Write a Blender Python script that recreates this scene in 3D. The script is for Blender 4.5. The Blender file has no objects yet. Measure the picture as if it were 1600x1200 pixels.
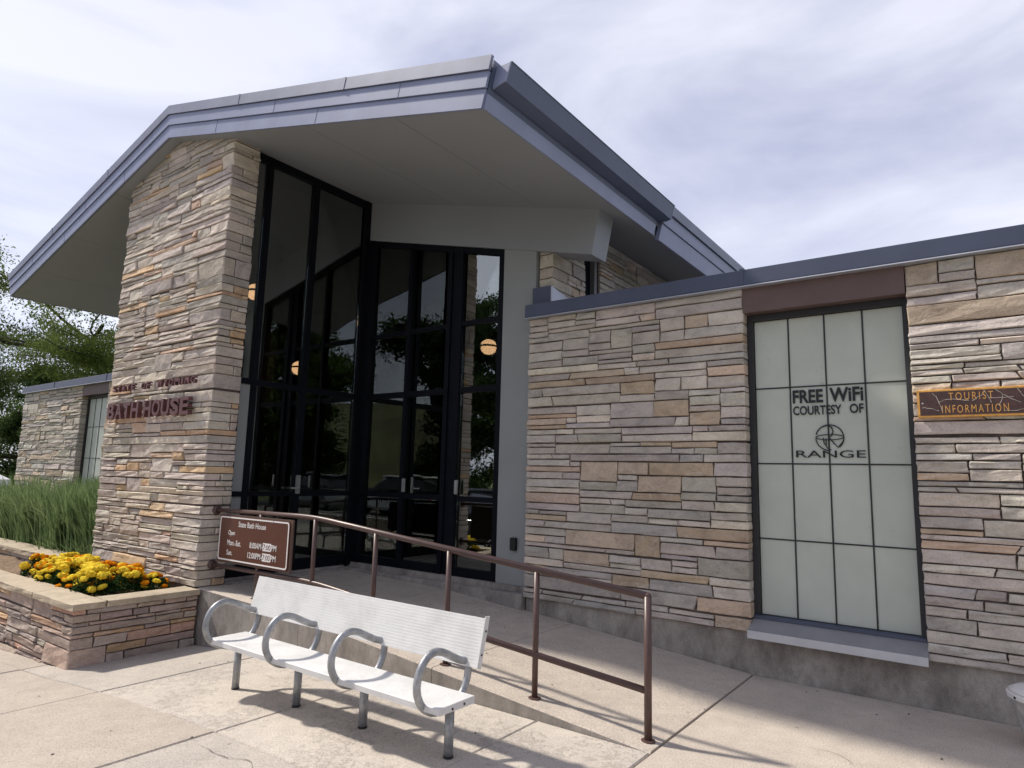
import bpy, math, random
import numpy as np
from mathutils import Matrix, Vector
R = math.radians
scene = bpy.context.scene
col = scene.collection

# ------------------------------------------------------------------ camera
def cam_axes(yaw, pitch, roll):
    cy, sy, cp, sp = math.cos(yaw), math.sin(yaw), math.cos(pitch), math.sin(pitch)
    f = Vector((sy * cp, cy * cp, sp)); r = Vector((cy, -sy, 0)); u = r.cross(f)
    cr, sr = math.cos(roll), math.sin(roll)
    return r * cr + u * sr, u * cr - r * sr, f
ax, ay, af = cam_axes(R(-36.357), R(8.139), R(1.476))
cd = bpy.data.cameras.new('camera'); cam = bpy.data.objects.new('camera', cd); col.objects.link(cam)
cd.sensor_width = 36; cd.lens = 36 * 1019.76 / 1600; cd.clip_end = 3000
m = Matrix((ax, ay, -af)).transposed().to_4x4(); m.translation = Vector((4.0804, -5.8933, 1.6))
cam.matrix_world = m
scene.camera = cam

# ------------------------------------------------------------------ world, sun, exposure
SUN = Vector((-0.775, -0.22, 0.89)).normalized()          # direction towards the sun
w = bpy.data.worlds.new('World'); scene.world = w; w.use_nodes = True
nt = w.node_tree; nt.nodes.clear()
out = nt.nodes.new('ShaderNodeOutputWorld')
sky = nt.nodes.new('ShaderNodeTexSky'); sky.sky_type = 'NISHITA'; sky.sun_disc = False
sky.sun_elevation = math.asin(SUN.z); sky.sun_rotation = math.atan2(SUN.x, SUN.y)
b1 = nt.nodes.new('ShaderNodeBackground'); b1.inputs[1].default_value = 0.09
nt.links.new(sky.outputs[0], b1.inputs[0])
tc = nt.nodes.new('ShaderNodeTexCoord')
mp = nt.nodes.new('ShaderNodeMapping'); mp.inputs['Scale'].default_value = (1.5, 1.5, 4.2); mp.inputs['Rotation'].default_value = (0.1, 0.05, 0.6)
nt.links.new(tc.outputs['Generated'], mp.inputs[0])
nz = nt.nodes.new('ShaderNodeTexNoise'); nz.inputs['Scale'].default_value = 1.25; nz.inputs['Detail'].default_value = 7; nz.inputs['Roughness'].default_value = 0.5
nz.inputs['Distortion'].default_value = 0.5
nt.links.new(mp.outputs[0], nz.inputs[0])
cr = nt.nodes.new('ShaderNodeValToRGB')
cr.color_ramp.elements[0].position = 0.38; cr.color_ramp.elements[0].color = (0.335, 0.35, 0.465, 1)
cr.color_ramp.elements[1].position = 0.62; cr.color_ramp.elements[1].color = (0.60, 0.603, 0.68, 1)
nt.links.new(nz.outputs[0], cr.inputs[0])
sp = nt.nodes.new('ShaderNodeSeparateXYZ'); nt.links.new(tc.outputs['Generated'], sp.inputs[0])
hz = nt.nodes.new('ShaderNodeMapRange'); hz.inputs['From Min'].default_value = 0.0; hz.inputs['From Max'].default_value = 0.8
hz.inputs['To Min'].default_value = 0.475; hz.inputs['To Max'].default_value = 0.375          # hazier and paler low down
nt.links.new(sp.outputs['Z'], hz.inputs['Value'])
b2 = nt.nodes.new('ShaderNodeBackground'); nt.links.new(hz.outputs[0], b2.inputs[1])
nt.links.new(cr.outputs[0], b2.inputs[0])
mx = nt.nodes.new('ShaderNodeMixShader'); mx.inputs[0].default_value = 0.92
nt.links.new(b1.outputs[0], mx.inputs[1]); nt.links.new(b2.outputs[0], mx.inputs[2]); nt.links.new(mx.outputs[0], out.inputs[0])

ld = bpy.data.lights.new('sun', 'SUN'); ld.energy = 1.35; ld.angle = R(3.0); ld.color = (1, 0.93, 0.82)
sun = bpy.data.objects.new('sun', ld); col.objects.link(sun)
sun.rotation_euler = (-SUN).to_track_quat('-Z', 'Y').to_euler(); sun.location = (-20, -10, 30)
vs = scene.view_settings
vs.view_transform = 'Standard'; vs.look = 'None'; vs.exposure = 1.85; vs.gamma = 1; vs.use_curve_mapping = False

# ------------------------------------------------------------------ materials
MAT = {}
def new_mat(name):
    mt = bpy.data.materials.new(name); mt.use_nodes = True
    n = mt.node_tree.nodes; b = n['Principled BSDF']
    MAT[name] = mt
    return mt, mt.node_tree, b
def node(t, kind, **kw):
    n = t.nodes.new(kind)
    for k, v in kw.items():
        if k in n.inputs: n.inputs[k].default_value = v
        else: setattr(n, k, v)
    return n
def ramp(t, stops):
    r = t.nodes.new('ShaderNodeValToRGB'); e = r.color_ramp.elements
    while len(e) < len(stops): e.new(0.5)
    for el, (p, c) in zip(e, stops):
        el.position = p; el.color = (*c, 1) if len(c) == 3 else c
    return r
def mixc(t, mode, fac, a, b):
    x = t.nodes.new('ShaderNodeMix'); x.data_type = 'RGBA'; x.blend_type = mode
    for s, v in ((x.inputs[0], fac), (x.inputs[6], a), (x.inputs[7], b)):
        if hasattr(v, 'links'): t.links.new(v, s)
        elif isinstance(v, tuple): s.default_value = (*v, 1) if len(v) == 3 else v
        else: s.default_value = v
    return x.outputs[2]
def objcoord(t, scale=(1, 1, 1), world=False):
    if world:
        g = t.nodes.new('ShaderNodeNewGeometry'); o = g.outputs['Position']
    else:
        g = t.nodes.new('ShaderNodeTexCoord'); o = g.outputs['Object']
    mpp = t.nodes.new('ShaderNodeMapping'); mpp.inputs['Scale'].default_value = scale
    t.links.new(o, mpp.inputs[0]); return mpp.outputs[0]
def bump(t, b, h, strength, dist=0.01):
    bm = t.nodes.new('ShaderNodeBump'); bm.inputs['Strength'].default_value = strength; bm.inputs['Distance'].default_value = dist
    t.links.new(h, bm.inputs['Height']); t.links.new(bm.outputs[0], b.inputs['Normal'])
def simple(name, c, rough=0.6, metal=0.0, var=0.12, scale=3.0, bs=0.0, bscale=40, spec=None):
    mt, t, b = new_mat(name)
    co = objcoord(t, world=True)
    n1 = node(t, 'ShaderNodeTexNoise', Scale=scale, Detail=6.0, Roughness=0.6); t.links.new(co, n1.inputs[0])
    lo = tuple(max(0, x * (1 - var)) for x in c); hi = tuple(min(1, x * (1 + var)) for x in c)
    r = ramp(t, [(0.3, lo), (0.7, hi)]); t.links.new(n1.outputs[0], r.inputs[0])
    t.links.new(r.outputs[0], b.inputs['Base Color'])
    b.inputs['Roughness'].default_value = rough; b.inputs['Metallic'].default_value = metal
    if spec is not None: b.inputs['Specular IOR Level'].default_value = spec
    if bs:
        n2 = node(t, 'ShaderNodeTexNoise', Scale=bscale, Detail=4.0); t.links.new(co, n2.inputs[0])
        bump(t, b, n2.outputs[0], bs)
    return mt

def stone_mat():
    mt, t, b = new_mat('stone')
    at = t.nodes.new('ShaderNodeAttribute'); at.attribute_name = 'tint'
    oi = t.nodes.new('ShaderNodeObjectInfo')
    def shifted(vec):            # every stone is cut from another spot of the quarry
        sc_ = t.nodes.new('ShaderNodeMath'); sc_.operation = 'MULTIPLY'; sc_.inputs[1].default_value = 37.0; t.links.new(oi.outputs['Random'], sc_.inputs[0])
        va = t.nodes.new('ShaderNodeVectorMath'); va.operation = 'ADD'; t.links.new(vec, va.inputs[0]); t.links.new(sc_.outputs[0], va.inputs[1]); return va.outputs[0]
    co = shifted(objcoord(t, (1, 1, 1.7), world=True))
    n1 = node(t, 'ShaderNodeTexNoise', Scale=4.5, Detail=8.0, Roughness=0.62, Distortion=0.6); t.links.new(co, n1.inputs[0])
    r1 = ramp(t, [(0.28, (0.74, 0.73, 0.73)), (0.5, (1.0, 0.99, 0.98)), (0.72, (1.16, 1.14, 1.11))]); t.links.new(n1.outputs[0], r1.inputs[0])
    c = mixc(t, 'MULTIPLY', 1.0, at.outputs['Color'], r1.outputs[0])
    co2 = objcoord(t, (1, 1, 1), world=True)
    n2 = node(t, 'ShaderNodeTexNoise', Scale=75.0, Detail=3.0, Roughness=0.7); t.links.new(co2, n2.inputs[0])
    r2 = ramp(t, [(0.3, (0.72, 0.72, 0.72)), (0.6, (1.05, 1.05, 1.05))]); t.links.new(n2.outputs[0], r2.inputs[0])
    c = mixc(t, 'MULTIPLY', 0.6, c, r2.outputs[0])
    n3 = node(t, 'ShaderNodeTexNoise', Scale=2.2, Detail=5.0, Roughness=0.7); t.links.new(co2, n3.inputs[0])
    r3 = ramp(t, [(0.56, (0, 0, 0)), (0.72, (1, 1, 1))]); t.links.new(n3.outputs[0], r3.inputs[0])
    f = t.nodes.new('ShaderNodeMath'); f.operation = 'MULTIPLY'; f.inputs[1].default_value = 0.22; t.links.new(r3.outputs[0], f.inputs[0])
    c = mixc(t, 'MIX', f.outputs[0], c, (0.42, 0.34, 0.26))
    n4 = node(t, 'ShaderNodeTexNoise', Scale=9.0, Detail=9.0, Roughness=0.75, Distortion=1.2); t.links.new(co, n4.inputs[0])
    r4 = ramp(t, [(0.56, (1, 1, 1)), (0.63, (0.74, 0.72, 0.71)), (0.68, (0.95, 0.95, 0.95))]); t.links.new(n4.outputs[0], r4.inputs[0])
    c = mixc(t, 'MULTIPLY', 0.85, c, r4.outputs[0])
    n5 = node(t, 'ShaderNodeTexNoise', Scale=1.1, Detail=3.0, Roughness=0.6); t.links.new(co2, n5.inputs[0])
    r5 = ramp(t, [(0.35, (0.88, 0.87, 0.86)), (0.65, (1.06, 1.06, 1.06))]); t.links.new(n5.outputs[0], r5.inputs[0])
    c = mixc(t, 'MULTIPLY', 1.0, c, r5.outputs[0])
    n6 = node(t, 'ShaderNodeTexNoise', Scale=6.5, Detail=9.0, Roughness=0.7, Distortion=1.0); t.links.new(co, n6.inputs[0])
    r6 = ramp(t, [(0.55, (0, 0, 0)), (0.62, (1, 1, 1))]); t.links.new(n6.outputs[0], r6.inputs[0])
    f6 = t.nodes.new('ShaderNodeMath'); f6.operation = 'MULTIPLY'; f6.inputs[1].default_value = 0.3; t.links.new(r6.outputs[0], f6.inputs[0])
    c = mixc(t, 'MIX', f6.outputs[0], c, (0.66, 0.60, 0.53))
    t.links.new(c, b.inputs['Base Color']); b.inputs['Roughness'].default_value = 0.9
    b.inputs['Specular IOR Level'].default_value = 0.2
    co3 = shifted(objcoord(t, (1, 1, 1.4), world=True))
    m1 = node(t, 'ShaderNodeTexNoise', Scale=10.0, Detail=7.0, Roughness=0.62, Distortion=0.8); t.links.new(co3, m1.inputs[0])
    m2 = node(t, 'ShaderNodeTexVoronoi', Scale=14.0); t.links.new(co3, m2.inputs[0])
    ad = t.nodes.new('ShaderNodeMath'); ad.operation = 'MULTIPLY_ADD'; ad.inputs[1].default_value = 0.35
    t.links.new(m2.outputs[0], ad.inputs[0]); t.links.new(m1.outputs[0], ad.inputs[2])
    bump(t, b, ad.outputs[0], 0.7, 0.016)
stone_mat()
simple('mortar', (0.125, 0.098, 0.085), 0.95, var=0.4, scale=9, bs=0.5, bscale=90)

def concrete(name, base, dark, speck=0.5, stain=0.5, pits=0.0, streak=False, sc=1.0):
    mt, t, b = new_mat(name)
    co = objcoord(t, (1, 1, 0.55) if streak else (1, 1, 1), world=True)
    co2 = objcoord(t, world=True)
    n1 = node(t, 'ShaderNodeTexNoise', Scale=1.3 * sc, Detail=9.0, Roughness=0.62, Distortion=0.3); t.links.new(co, n1.inputs[0])
    r1 = ramp(t, [(0.36, dark), (0.62, base)]); t.links.new(n1.outputs[0], r1.inputs[0])
    n2 = node(t, 'ShaderNodeTexNoise', Scale=7.0 * sc, Detail=8.0, Roughness=0.7); t.links.new(co, n2.inputs[0])
    r2 = ramp(t, [(0.35, (1 - stain * 0.5,) * 3), (0.6, (1.04,) * 3)]); t.links.new(n2.outputs[0], r2.inputs[0])
    c = mixc(t, 'MULTIPLY', 1.0, r1.outputs[0], r2.outputs[0])
    n3 = node(t, 'ShaderNodeTexNoise', Scale=95.0, Detail=3.0, Roughness=0.8); t.links.new(co2, n3.inputs[0])
    r3 = ramp(t, [(0.32, (1 - speck * 0.6,) * 3), (0.5, (1,) * 3), (0.7, (1 + speck * 0.25,) * 3)]); t.links.new(n3.outputs[0], r3.inputs[0])
    c = mixc(t, 'MULTIPLY', 1.0, c, r3.outputs[0])
    vo = node(t, 'ShaderNodeTexVoronoi', Scale=3.1, Randomness=1.0); t.links.new(co2, vo.inputs[0])
    rv = ramp(t, [(0.035, (0.62, 0.61, 0.60)), (0.06, (1, 1, 1))]); t.links.new(vo.outputs['Distance'], rv.inputs[0])
    c = mixc(t, 'MULTIPLY', 0.7, c, rv.outputs[0])
    h = n3.outputs[0]; bs, bd = 0.25, 0.004
    if pits:
        n4 = node(t, 'ShaderNodeTexNoise', Scale=16.0, Detail=5.0, Roughness=0.7); t.links.new(co2, n4.inputs[0])
        n5 = node(t, 'ShaderNodeTexNoise', Scale=1.6, Detail=2.0); t.links.new(co2, n5.inputs[0])
        mu = t.nodes.new('ShaderNodeMath'); mu.operation = 'MULTIPLY'; t.links.new(n4.outputs[0], mu.inputs[0]); t.links.new(n5.outputs[0], mu.inputs[1])
        r4 = ramp(t, [(0.29, (1, 1, 1)), (0.335, (0, 0, 0))]); t.links.new(mu.outputs[0], r4.inputs[0])
        r5 = ramp(t, [(0.27, (1.1, 1.09, 1.07)), (0.30, (0.80, 0.79, 0.77)), (0.33, (1.06, 1.05, 1.05))]); t.links.new(mu.outputs[0], r5.inputs[0])
        c = mixc(t, 'MULTIPLY', pits, c, r5.outputs[0])
        h = r4.outputs[0]; bs, bd = 0.4, 0.006
        inv = t.nodes.new('ShaderNodeMath'); inv.operation = 'MULTIPLY'; inv.inputs[1].default_value = -1; t.links.new(h, inv.inputs[0]); h = inv.outputs[0]
    t.links.new(c, b.inputs['Base Color']); b.inputs['Roughness'].default_value = 0.88; b.inputs['Specular IOR Level'].default_value = 0.25
    bump(t, b, h, bs, bd)
concrete('concrete_tan', (0.455, 0.40, 0.342), (0.405, 0.355, 0.305), 0.7, 0.14)
concrete('concrete_grey', (0.47, 0.425, 0.375), (0.42, 0.38, 0.34), 0.7, 0.16)
concrete('concrete_worn', (0.50, 0.455, 0.405), (0.44, 0.40, 0.36), 0.6, 0.16, pits=0.9)
concrete('concrete_ramp', (0.53, 0.465, 0.40), (0.46, 0.405, 0.35), 0.75, 0.18)
concrete('concrete_foundation', (0.43, 0.395, 0.35), (0.24, 0.215, 0.19), 0.4, 0.6, streak=True, sc=1.6)
concrete('concrete_wall', (0.40, 0.365, 0.33), (0.25, 0.23, 0.21), 0.4, 0.6, streak=True, sc=1.3)
concrete('cap_stone', (0.50, 0.425, 0.32), (0.40, 0.335, 0.25), 0.3, 0.25, sc=2)
concrete('pale_street', (0.27, 0.26, 0.25), (0.21, 0.205, 0.20), 0.6, 0.3)  # street surface, lightened to throw more light at the facade
simple('soffit_paint', (0.27, 0.285, 0.305), 0.6, var=0.03, scale=1.2, bs=0.03, bscale=30)
simple('panel_paint', (0.285, 0.30, 0.30), 0.5, var=0.05, scale=1.5)
simple('fascia_metal', (0.235, 0.265, 0.40), 0.42, 0.0, var=0.10, scale=2.5, bs=0.04, bscale=6)
simple('cover_metal', (0.185, 0.205, 0.285), 0.45, 0.2, var=0.12, scale=3)
simple('gutter_metal', (0.085, 0.105, 0.175), 0.45, 0.0, var=0.10, scale=3)
simple('parapet_metal', (0.055, 0.068, 0.115), 0.45, 0.0, var=0.12, scale=2.5, bs=0.04, bscale=5)
simple('drip_metal', (0.42, 0.44, 0.50), 0.4, 0.3, var=0.1)
simple('roofing', (0.20, 0.20, 0.20), 0.9, var=0.3, scale=8, bs=0.3, bscale=60)
simple('frame_black', (0.005, 0.006, 0.010), 0.5, 0.0, var=0.2, spec=0.12)
simple('lintel_brown', (0.125, 0.078, 0.072), 0.6, var=0.12, scale=4, bs=0.05, bscale=20)
simple('rail_brown', (0.085, 0.048, 0.042), 0.38, var=0.12, scale=14)
simple('letter_brown', (0.105, 0.038, 0.042), 0.5, var=0.15, scale=20)
simple('sign_brown', (0.095, 0.030, 0.016), 0.45, var=0.10, scale=5)
simple('sign_white', (0.80, 0.78, 0.76), 0.5, var=0.05)
simple('sign_back', (0.10, 0.06, 0.045), 0.6, var=0.1)
simple('tourist_brown', (0.060, 0.028, 0.024), 0.5, var=0.35, scale=15, bs=0.1, bscale=60)
simple('tourist_yellow', (0.62, 0.32, 0.075), 0.6, var=0.25, scale=30)
simple('crack_paint', (0.55, 0.50, 0.44), 0.8, var=0.2)
simple('lit_lip_metal', (0.55, 0.55, 0.56), 0.5, var=0.06, scale=5)  # sill metal again, paler for the light on its front
simple('sill_metal', (0.25, 0.25, 0.26), 0.5, var=0.1, scale=5)
simple('muntin', (0.022, 0.022, 0.024), 0.6, var=0.2)
simple('decal_black', (0.006, 0.006, 0.008), 0.5, var=0.1)
simple('plastic_black', (0.012, 0.012, 0.013), 0.5)
simple('lock_metal', (0.60, 0.60, 0.60), 0.35, 0.8)
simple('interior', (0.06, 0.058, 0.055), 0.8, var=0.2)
simple('bin_white', (0.72, 0.71, 0.69), 0.5, var=0.06, scale=8)
simple('bin_body', (0.42, 0.41, 0.39), 0.6, var=0.3, scale=18)
simple('soil', (0.20, 0.135, 0.085), 1.0, var=0.5, scale=30, bs=0.9, bscale=45)
simple('chip', (0.38, 0.26, 0.17), 0.95, var=0.4, scale=20)
simple('bark', (0.045, 0.038, 0.032), 0.95, var=0.4, scale=12, bs=0.6, bscale=25)
simple('tent_white', (0.80, 0.80, 0.80), 0.7, var=0.03)
simple('tyre', (0.015, 0.015, 0.015), 0.9)
simple('rim', (0.50, 0.50, 0.52), 0.3, 0.9)
simple('paint_dark', (0.012, 0.014, 0.018), 0.18, var=0.05, spec=0.6)
simple('paint_white', (0.70, 0.70, 0.70), 0.25, var=0.03)
simple('paint_silver', (0.38, 0.40, 0.42), 0.25, 0.4, var=0.03)
simple('paint_red', (0.22, 0.02, 0.02), 0.25, var=0.03)
simple('car_glass', (0.02, 0.022, 0.025), 0.05, spec=0.8)
simple('lamp_red', (0.35, 0.02, 0.02), 0.3)
simple('lamp_clear', (0.6, 0.6, 0.6), 0.15)
simple('field_grass', (0.10, 0.12, 0.035), 1.0, var=0.45, scale=0.25, bs=0.5, bscale=9)
simple('hill_grass', (0.085, 0.088, 0.036), 1.0, var=0.6, scale=0.06, bs=0.4, bscale=2)

def bench_paint():
    mt, t, b = new_mat('bench_white')
    co = objcoord(t, world=True)
    n1 = node(t, 'ShaderNodeTexNoise', Scale=5.0, Detail=7.0, Roughness=0.65); t.links.new(co, n1.inputs[0])
    r = ramp(t, [(0.3, (0.55, 0.55, 0.54)), (0.55, (0.66, 0.66, 0.655))]); t.links.new(n1.outputs[0], r.inputs[0])
    n2 = node(t, 'ShaderNodeTexNoise', Scale=28.0, Detail=8.0, Roughness=0.75, Distortion=1.5); t.links.new(co, n2.inputs[0])
    r2 = ramp(t, [(0.60, (1, 1, 1)), (0.67, (0.80, 0.79, 0.77)), (0.72, (0.62, 0.61, 0.60))]); t.links.new(n2.outputs[0], r2.inputs[0])
    t.links.new(mixc(t, 'MULTIPLY', 0.8, r.outputs[0], r2.outputs[0]), b.inputs['Base Color']); b.inputs['Roughness'].default_value = 0.5
bench_paint()
def galv():
    mt, t, b = new_mat('galvanised')
    co = objcoord(t, world=True)
    v = node(t, 'ShaderNodeTexNoise', Scale=16.0, Detail=6.0, Roughness=0.7); t.links.new(co, v.inputs[0])
    r = ramp(t, [(0.3, (0.22, 0.23, 0.245)), (0.55, (0.36, 0.37, 0.385)), (0.75, (0.50, 0.51, 0.53))]); t.links.new(v.outputs[0], r.inputs[0])
    t.links.new(r.outputs[0], b.inputs['Base Color']); b.inputs['Metallic'].default_value = 0.55; b.inputs['Roughness'].default_value = 0.46
galv()
def frosted():
    mt, t, b = new_mat('frosted_panel')
    co = objcoord(t, world=True)
    n1 = node(t, 'ShaderNodeTexNoise', Scale=2.2, Detail=6.0, Roughness=0.6); t.links.new(co, n1.inputs[0])
    r = ramp(t, [(0.3, (0.46, 0.495, 0.445)), (0.7, (0.54, 0.57, 0.51))]); t.links.new(n1.outputs[0], r.inputs[0])
    n2 = node(t, 'ShaderNodeTexNoise', Scale=9.0, Detail=3.0, Roughness=0.6); t.links.new(co, n2.inputs[0])
    r2 = ramp(t, [(0.70, (1, 1, 1)), (0.76, (0.8, 0.8, 0.8))]); t.links.new(n2.outputs[0], r2.inputs[0])
    t.links.new(mixc(t, 'MULTIPLY', 1.0, r.outputs[0], r2.outputs[0]), b.inputs['Base Color'])
    b.inputs['Roughness'].default_value = 0.35; b.inputs['Specular IOR Level'].default_value = 0.15
frosted()
def glass_mat():
    mt = bpy.data.materials.new('tinted_glass'); mt.use_nodes = True; MAT['tinted_glass'] = mt
    t = mt.node_tree; t.nodes.clear()
    o = t.nodes.new('ShaderNodeOutputMaterial')
    tr = node(t, 'ShaderNodeBsdfTransparent'); tr.inputs[0].default_value = (0.55, 0.57, 0.57, 1)
    gl = node(t, 'ShaderNodeBsdfGlossy'); gl.inputs[0].default_value = (0.80, 0.84, 0.82, 1); gl.inputs['Roughness'].default_value = 0.0
    co = objcoord(t, (1, 1, 0.7), world=True)
    n = node(t, 'ShaderNodeTexNoise', Scale=1.6, Detail=1.0); t.links.new(co, n.inputs[0])
    bm = t.nodes.new('ShaderNodeBump'); bm.inputs['Strength'].default_value = 0.05; bm.inputs['Distance'].default_value = 0.05
    t.links.new(n.outputs[0], bm.inputs['Height']); t.links.new(bm.outputs[0], gl.inputs['Normal'])
    fr = node(t, 'ShaderNodeFresnel'); fr.inputs[0].default_value = 1.5
    ma = t.nodes.new('ShaderNodeMath'); ma.operation = 'MULTIPLY_ADD'; ma.inputs[1].default_value = 0.9; ma.inputs[2].default_value = 0.25; ma.use_clamp = True
    t.links.new(fr.outputs[0], ma.inputs[0])
    ms = t.nodes.new('ShaderNodeMixShader'); t.links.new(ma.outputs[0], ms.inputs[0])
    t.links.new(tr.outputs[0], ms.inputs[1]); t.links.new(gl.outputs[0], ms.inputs[2]); t.links.new(ms.outputs[0], o.inputs[0])
glass_mat()
def leaf_mat(name, c1, c2, trans=0.35, sc=0.9):
    mt = bpy.data.materials.new(name); mt.use_nodes = True; MAT[name] = mt
    t = mt.node_tree; t.nodes.clear()
    o = t.nodes.new('ShaderNodeOutputMaterial')
    co = objcoord(t, world=True)
    n = node(t, 'ShaderNodeTexNoise', Scale=sc, Detail=6.0, Roughness=0.75); t.links.new(co, n.inputs[0])
    r = ramp(t, [(0.32, c1), (0.68, c2)]); t.links.new(n.outputs[0], r.inputs[0])
    d = node(t, 'ShaderNodeBsdfDiffuse'); tl = node(t, 'ShaderNodeBsdfTranslucent')
    t.links.new(r.outputs[0], d.inputs[0]); t.links.new(r.outputs[0], tl.inputs[0])
    ms = t.nodes.new('ShaderNodeMixShader'); ms.inputs[0].default_value = trans
    t.links.new(d.outputs[0], ms.inputs[1]); t.links.new(tl.outputs[0], ms.inputs[2]); t.links.new(ms.outputs[0], o.inputs[0])
leaf_mat('leaf_locust', (0.07, 0.105, 0.03), (0.16, 0.205, 0.06))
leaf_mat('leaf_dark', (0.035, 0.062, 0.024), (0.085, 0.125, 0.042), 0.25)
leaf_mat('leaf_mid', (0.05, 0.09, 0.02), (0.11, 0.16, 0.04), 0.3)
leaf_mat('grass_blade', (0.10, 0.17, 0.065), (0.28, 0.36, 0.17), 0.35, 5.0)
leaf_mat('grass_seed', (0.22, 0.26, 0.12), (0.50, 0.50, 0.36), 0.3, 3.0)
leaf_mat('marigold_leaf', (0.018, 0.042, 0.014), (0.045, 0.085, 0.03), 0.2, 6.0)
leaf_mat('petal_yellow', (0.80, 0.58, 0.03), (0.90, 0.72, 0.09), 0.25, 25.0)
leaf_mat('petal_orange', (0.70, 0.21, 0.008), (0.80, 0.33, 0.015), 0.25, 25.0)
def emit(name, c, s):
    mt, t, b = new_mat(name)
    b.inputs['Base Color'].default_value = (*c, 1); b.inputs['Emission Color'].default_value = (*c, 1); b.inputs['Emission Strength'].default_value = s
    b.inputs['Roughness'].default_value = 0.4
emit('lamp_glow', (0.95, 0.52, 0.26), 1.3)

# ------------------------------------------------------------------ helpers
class MB:
    def __init__(s): s.v = []; s.f = []; s.mi = []
    def add(s, vs_, fs, mi=0):
        o = len(s.v); s.v += [tuple(p) for p in vs_]; s.f += [tuple(i + o for i in f) for f in fs]; s.mi += [mi] * len(fs); return s
    def box(s, x0, x1, y0, y1, z0, z1, mi=0):
        return s.add([(x0, y0, z0), (x1, y0, z0), (x1, y1, z0), (x0, y1, z0), (x0, y0, z1), (x1, y0, z1), (x1, y1, z1), (x0, y1, z1)],
                     [(0, 3, 2, 1), (4, 5, 6, 7), (0, 1, 5, 4), (1, 2, 6, 5), (2, 3, 7, 6), (3, 0, 4, 7)], mi)
    def bbox(s, x0, x1, y0, y1, z0, z1, b=0.006):     # bevelled box
        p = []
        for (a0, a1, c0, c1, z) in ((x0 + b, x1 - b, y0 + b, y1 - b, z0), (x0, x1, y0, y1, z0 + b), (x0, x1, y0, y1, z1 - b), (x0 + b, x1 - b, y0 + b, y1 - b, z1)):
            p += [(a0 + (b if 0 else 0), c0, z), (a1, c0, z), (a1, c1, z), (a0, c1, z)]
        f = [(0, 3, 2, 1), (12, 13, 14, 15)]
        for k in range(3):
            for i in range(4):
                j = (i + 1) % 4; f.append((k * 4 + i, k * 4 + j, k * 4 + 4 + j, k * 4 + 4 + i))
        return s.add(p, f)
    def prism(s, poly, axis, a, b):       # poly of 2D points extruded along an axis from a to b
        n = len(poly)
        def P(q, t): return {'x': (t, q[0], q[1]), 'y': (q[0], t, q[1]), 'z': (q[0], q[1], t)}[axis]
        vs_ = [P(q, a) for q in poly] + [P(q, b) for q in poly]
        fs = [tuple(range(n))[::-1], tuple(range(n, 2 * n))] + [(i, (i + 1) % n, n + (i + 1) % n, n + i) for i in range(n)]
        return s.add(vs_, fs)
    def tube(s, pts, r, seg=12, caps=True, closed=False):
        pts = [Vector(p) for p in pts]; n = len(pts); rr = r if isinstance(r, (list, tuple)) else [r] * n
        o = len(s.v); prev = None
        for i, p in enumerate(pts):
            a = pts[i - 1] if i else (pts[-1] if closed else p); c = pts[(i + 1) % n] if (i < n - 1 or closed) else p
            d = (c - a).normalized()
            if prev is None:
                up = Vector((0, 0, 1)) if abs(d.z) < 0.9 else Vector((1, 0, 0)); e1 = d.cross(up).normalized()
            else: e1 = (prev - d * prev.dot(d)).normalized()
            prev = e1; e2 = d.cross(e1)
            for k in range(seg):
                t = 2 * math.pi * k / seg; q = p + (e1 * math.cos(t) + e2 * math.sin(t)) * rr[i]; s.v.append(tuple(q))
        m_ = n if closed else n - 1
        for i in range(m_):
            for k in range(seg):
                k2 = (k + 1) % seg; i2 = (i + 1) % n
                s.f.append((o + i * seg + k, o + i * seg + k2, o + i2 * seg + k2, o + i2 * seg + k)); s.mi.append(0)
        if caps and not closed:
            s.f.append(tuple(o + k for k in range(seg))[::-1]); s.f.append(tuple(o + (n - 1) * seg + k for k in range(seg))); s.mi += [0, 0]
        return s
    def lathe(s, prof, c=(0, 0, 0), seg=24):
        o = len(s.v)
        for r, z in prof:
            for k in range(seg):
                t = 2 * math.pi * k / seg; s.v.append((c[0] + r * math.cos(t), c[1] + r * math.sin(t), c[2] + z))
        for i in range(len(prof) - 1):
            for k in range(seg):
                k2 = (k + 1) % seg; s.f.append((o + i * seg + k, o + i * seg + k2, o + (i + 1) * seg + k2, o + (i + 1) * seg + k)); s.mi.append(0)
        s.f.append(tuple(o + k for k in range(seg))[::-1]); s.f.append(tuple(o + (len(prof) - 1) * seg + k for k in range(seg))); s.mi += [0, 0]
        return s
    def mesh(s, name, mats, smooth=False):
        me = bpy.data.meshes.new(name); me.from_pydata(s.v, [], s.f)
        for mm in (mats if isinstance(mats, (list, tuple)) else [mats]): me.materials.append(MAT[mm])
        if any(s.mi): me.polygons.foreach_set('material_index', s.mi)
        if smooth: me.polygons.foreach_set('use_smooth', [True] * len(me.polygons))
        me.update(); return me
    def build(s, name, mats, parent=None, smooth=False):
        o = bpy.data.objects.new(name, s.mesh(name, mats, smooth)); col.objects.link(o)
        if parent is not None: child(o, parent)
        return o
def child(o, parent):
    o.parent = parent; o.matrix_parent_inverse = Matrix.Identity(4)
    # geometry is written in world coordinates: undo the parent's offset
    pw = world_of(parent)
    o.matrix_parent_inverse = pw.inverted()
def world_of(o):
    mtx = o.matrix_basis.copy()
    if o.parent is not None: mtx = world_of(o.parent) @ o.matrix_parent_inverse @ mtx
    return mtx
def empty(name, loc, label, cat, group=None):
    o = bpy.data.objects.new(name, None); o.empty_display_size = 0.2; col.objects.link(o); o.location = loc
    return tag(o, label, cat, group)
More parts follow.
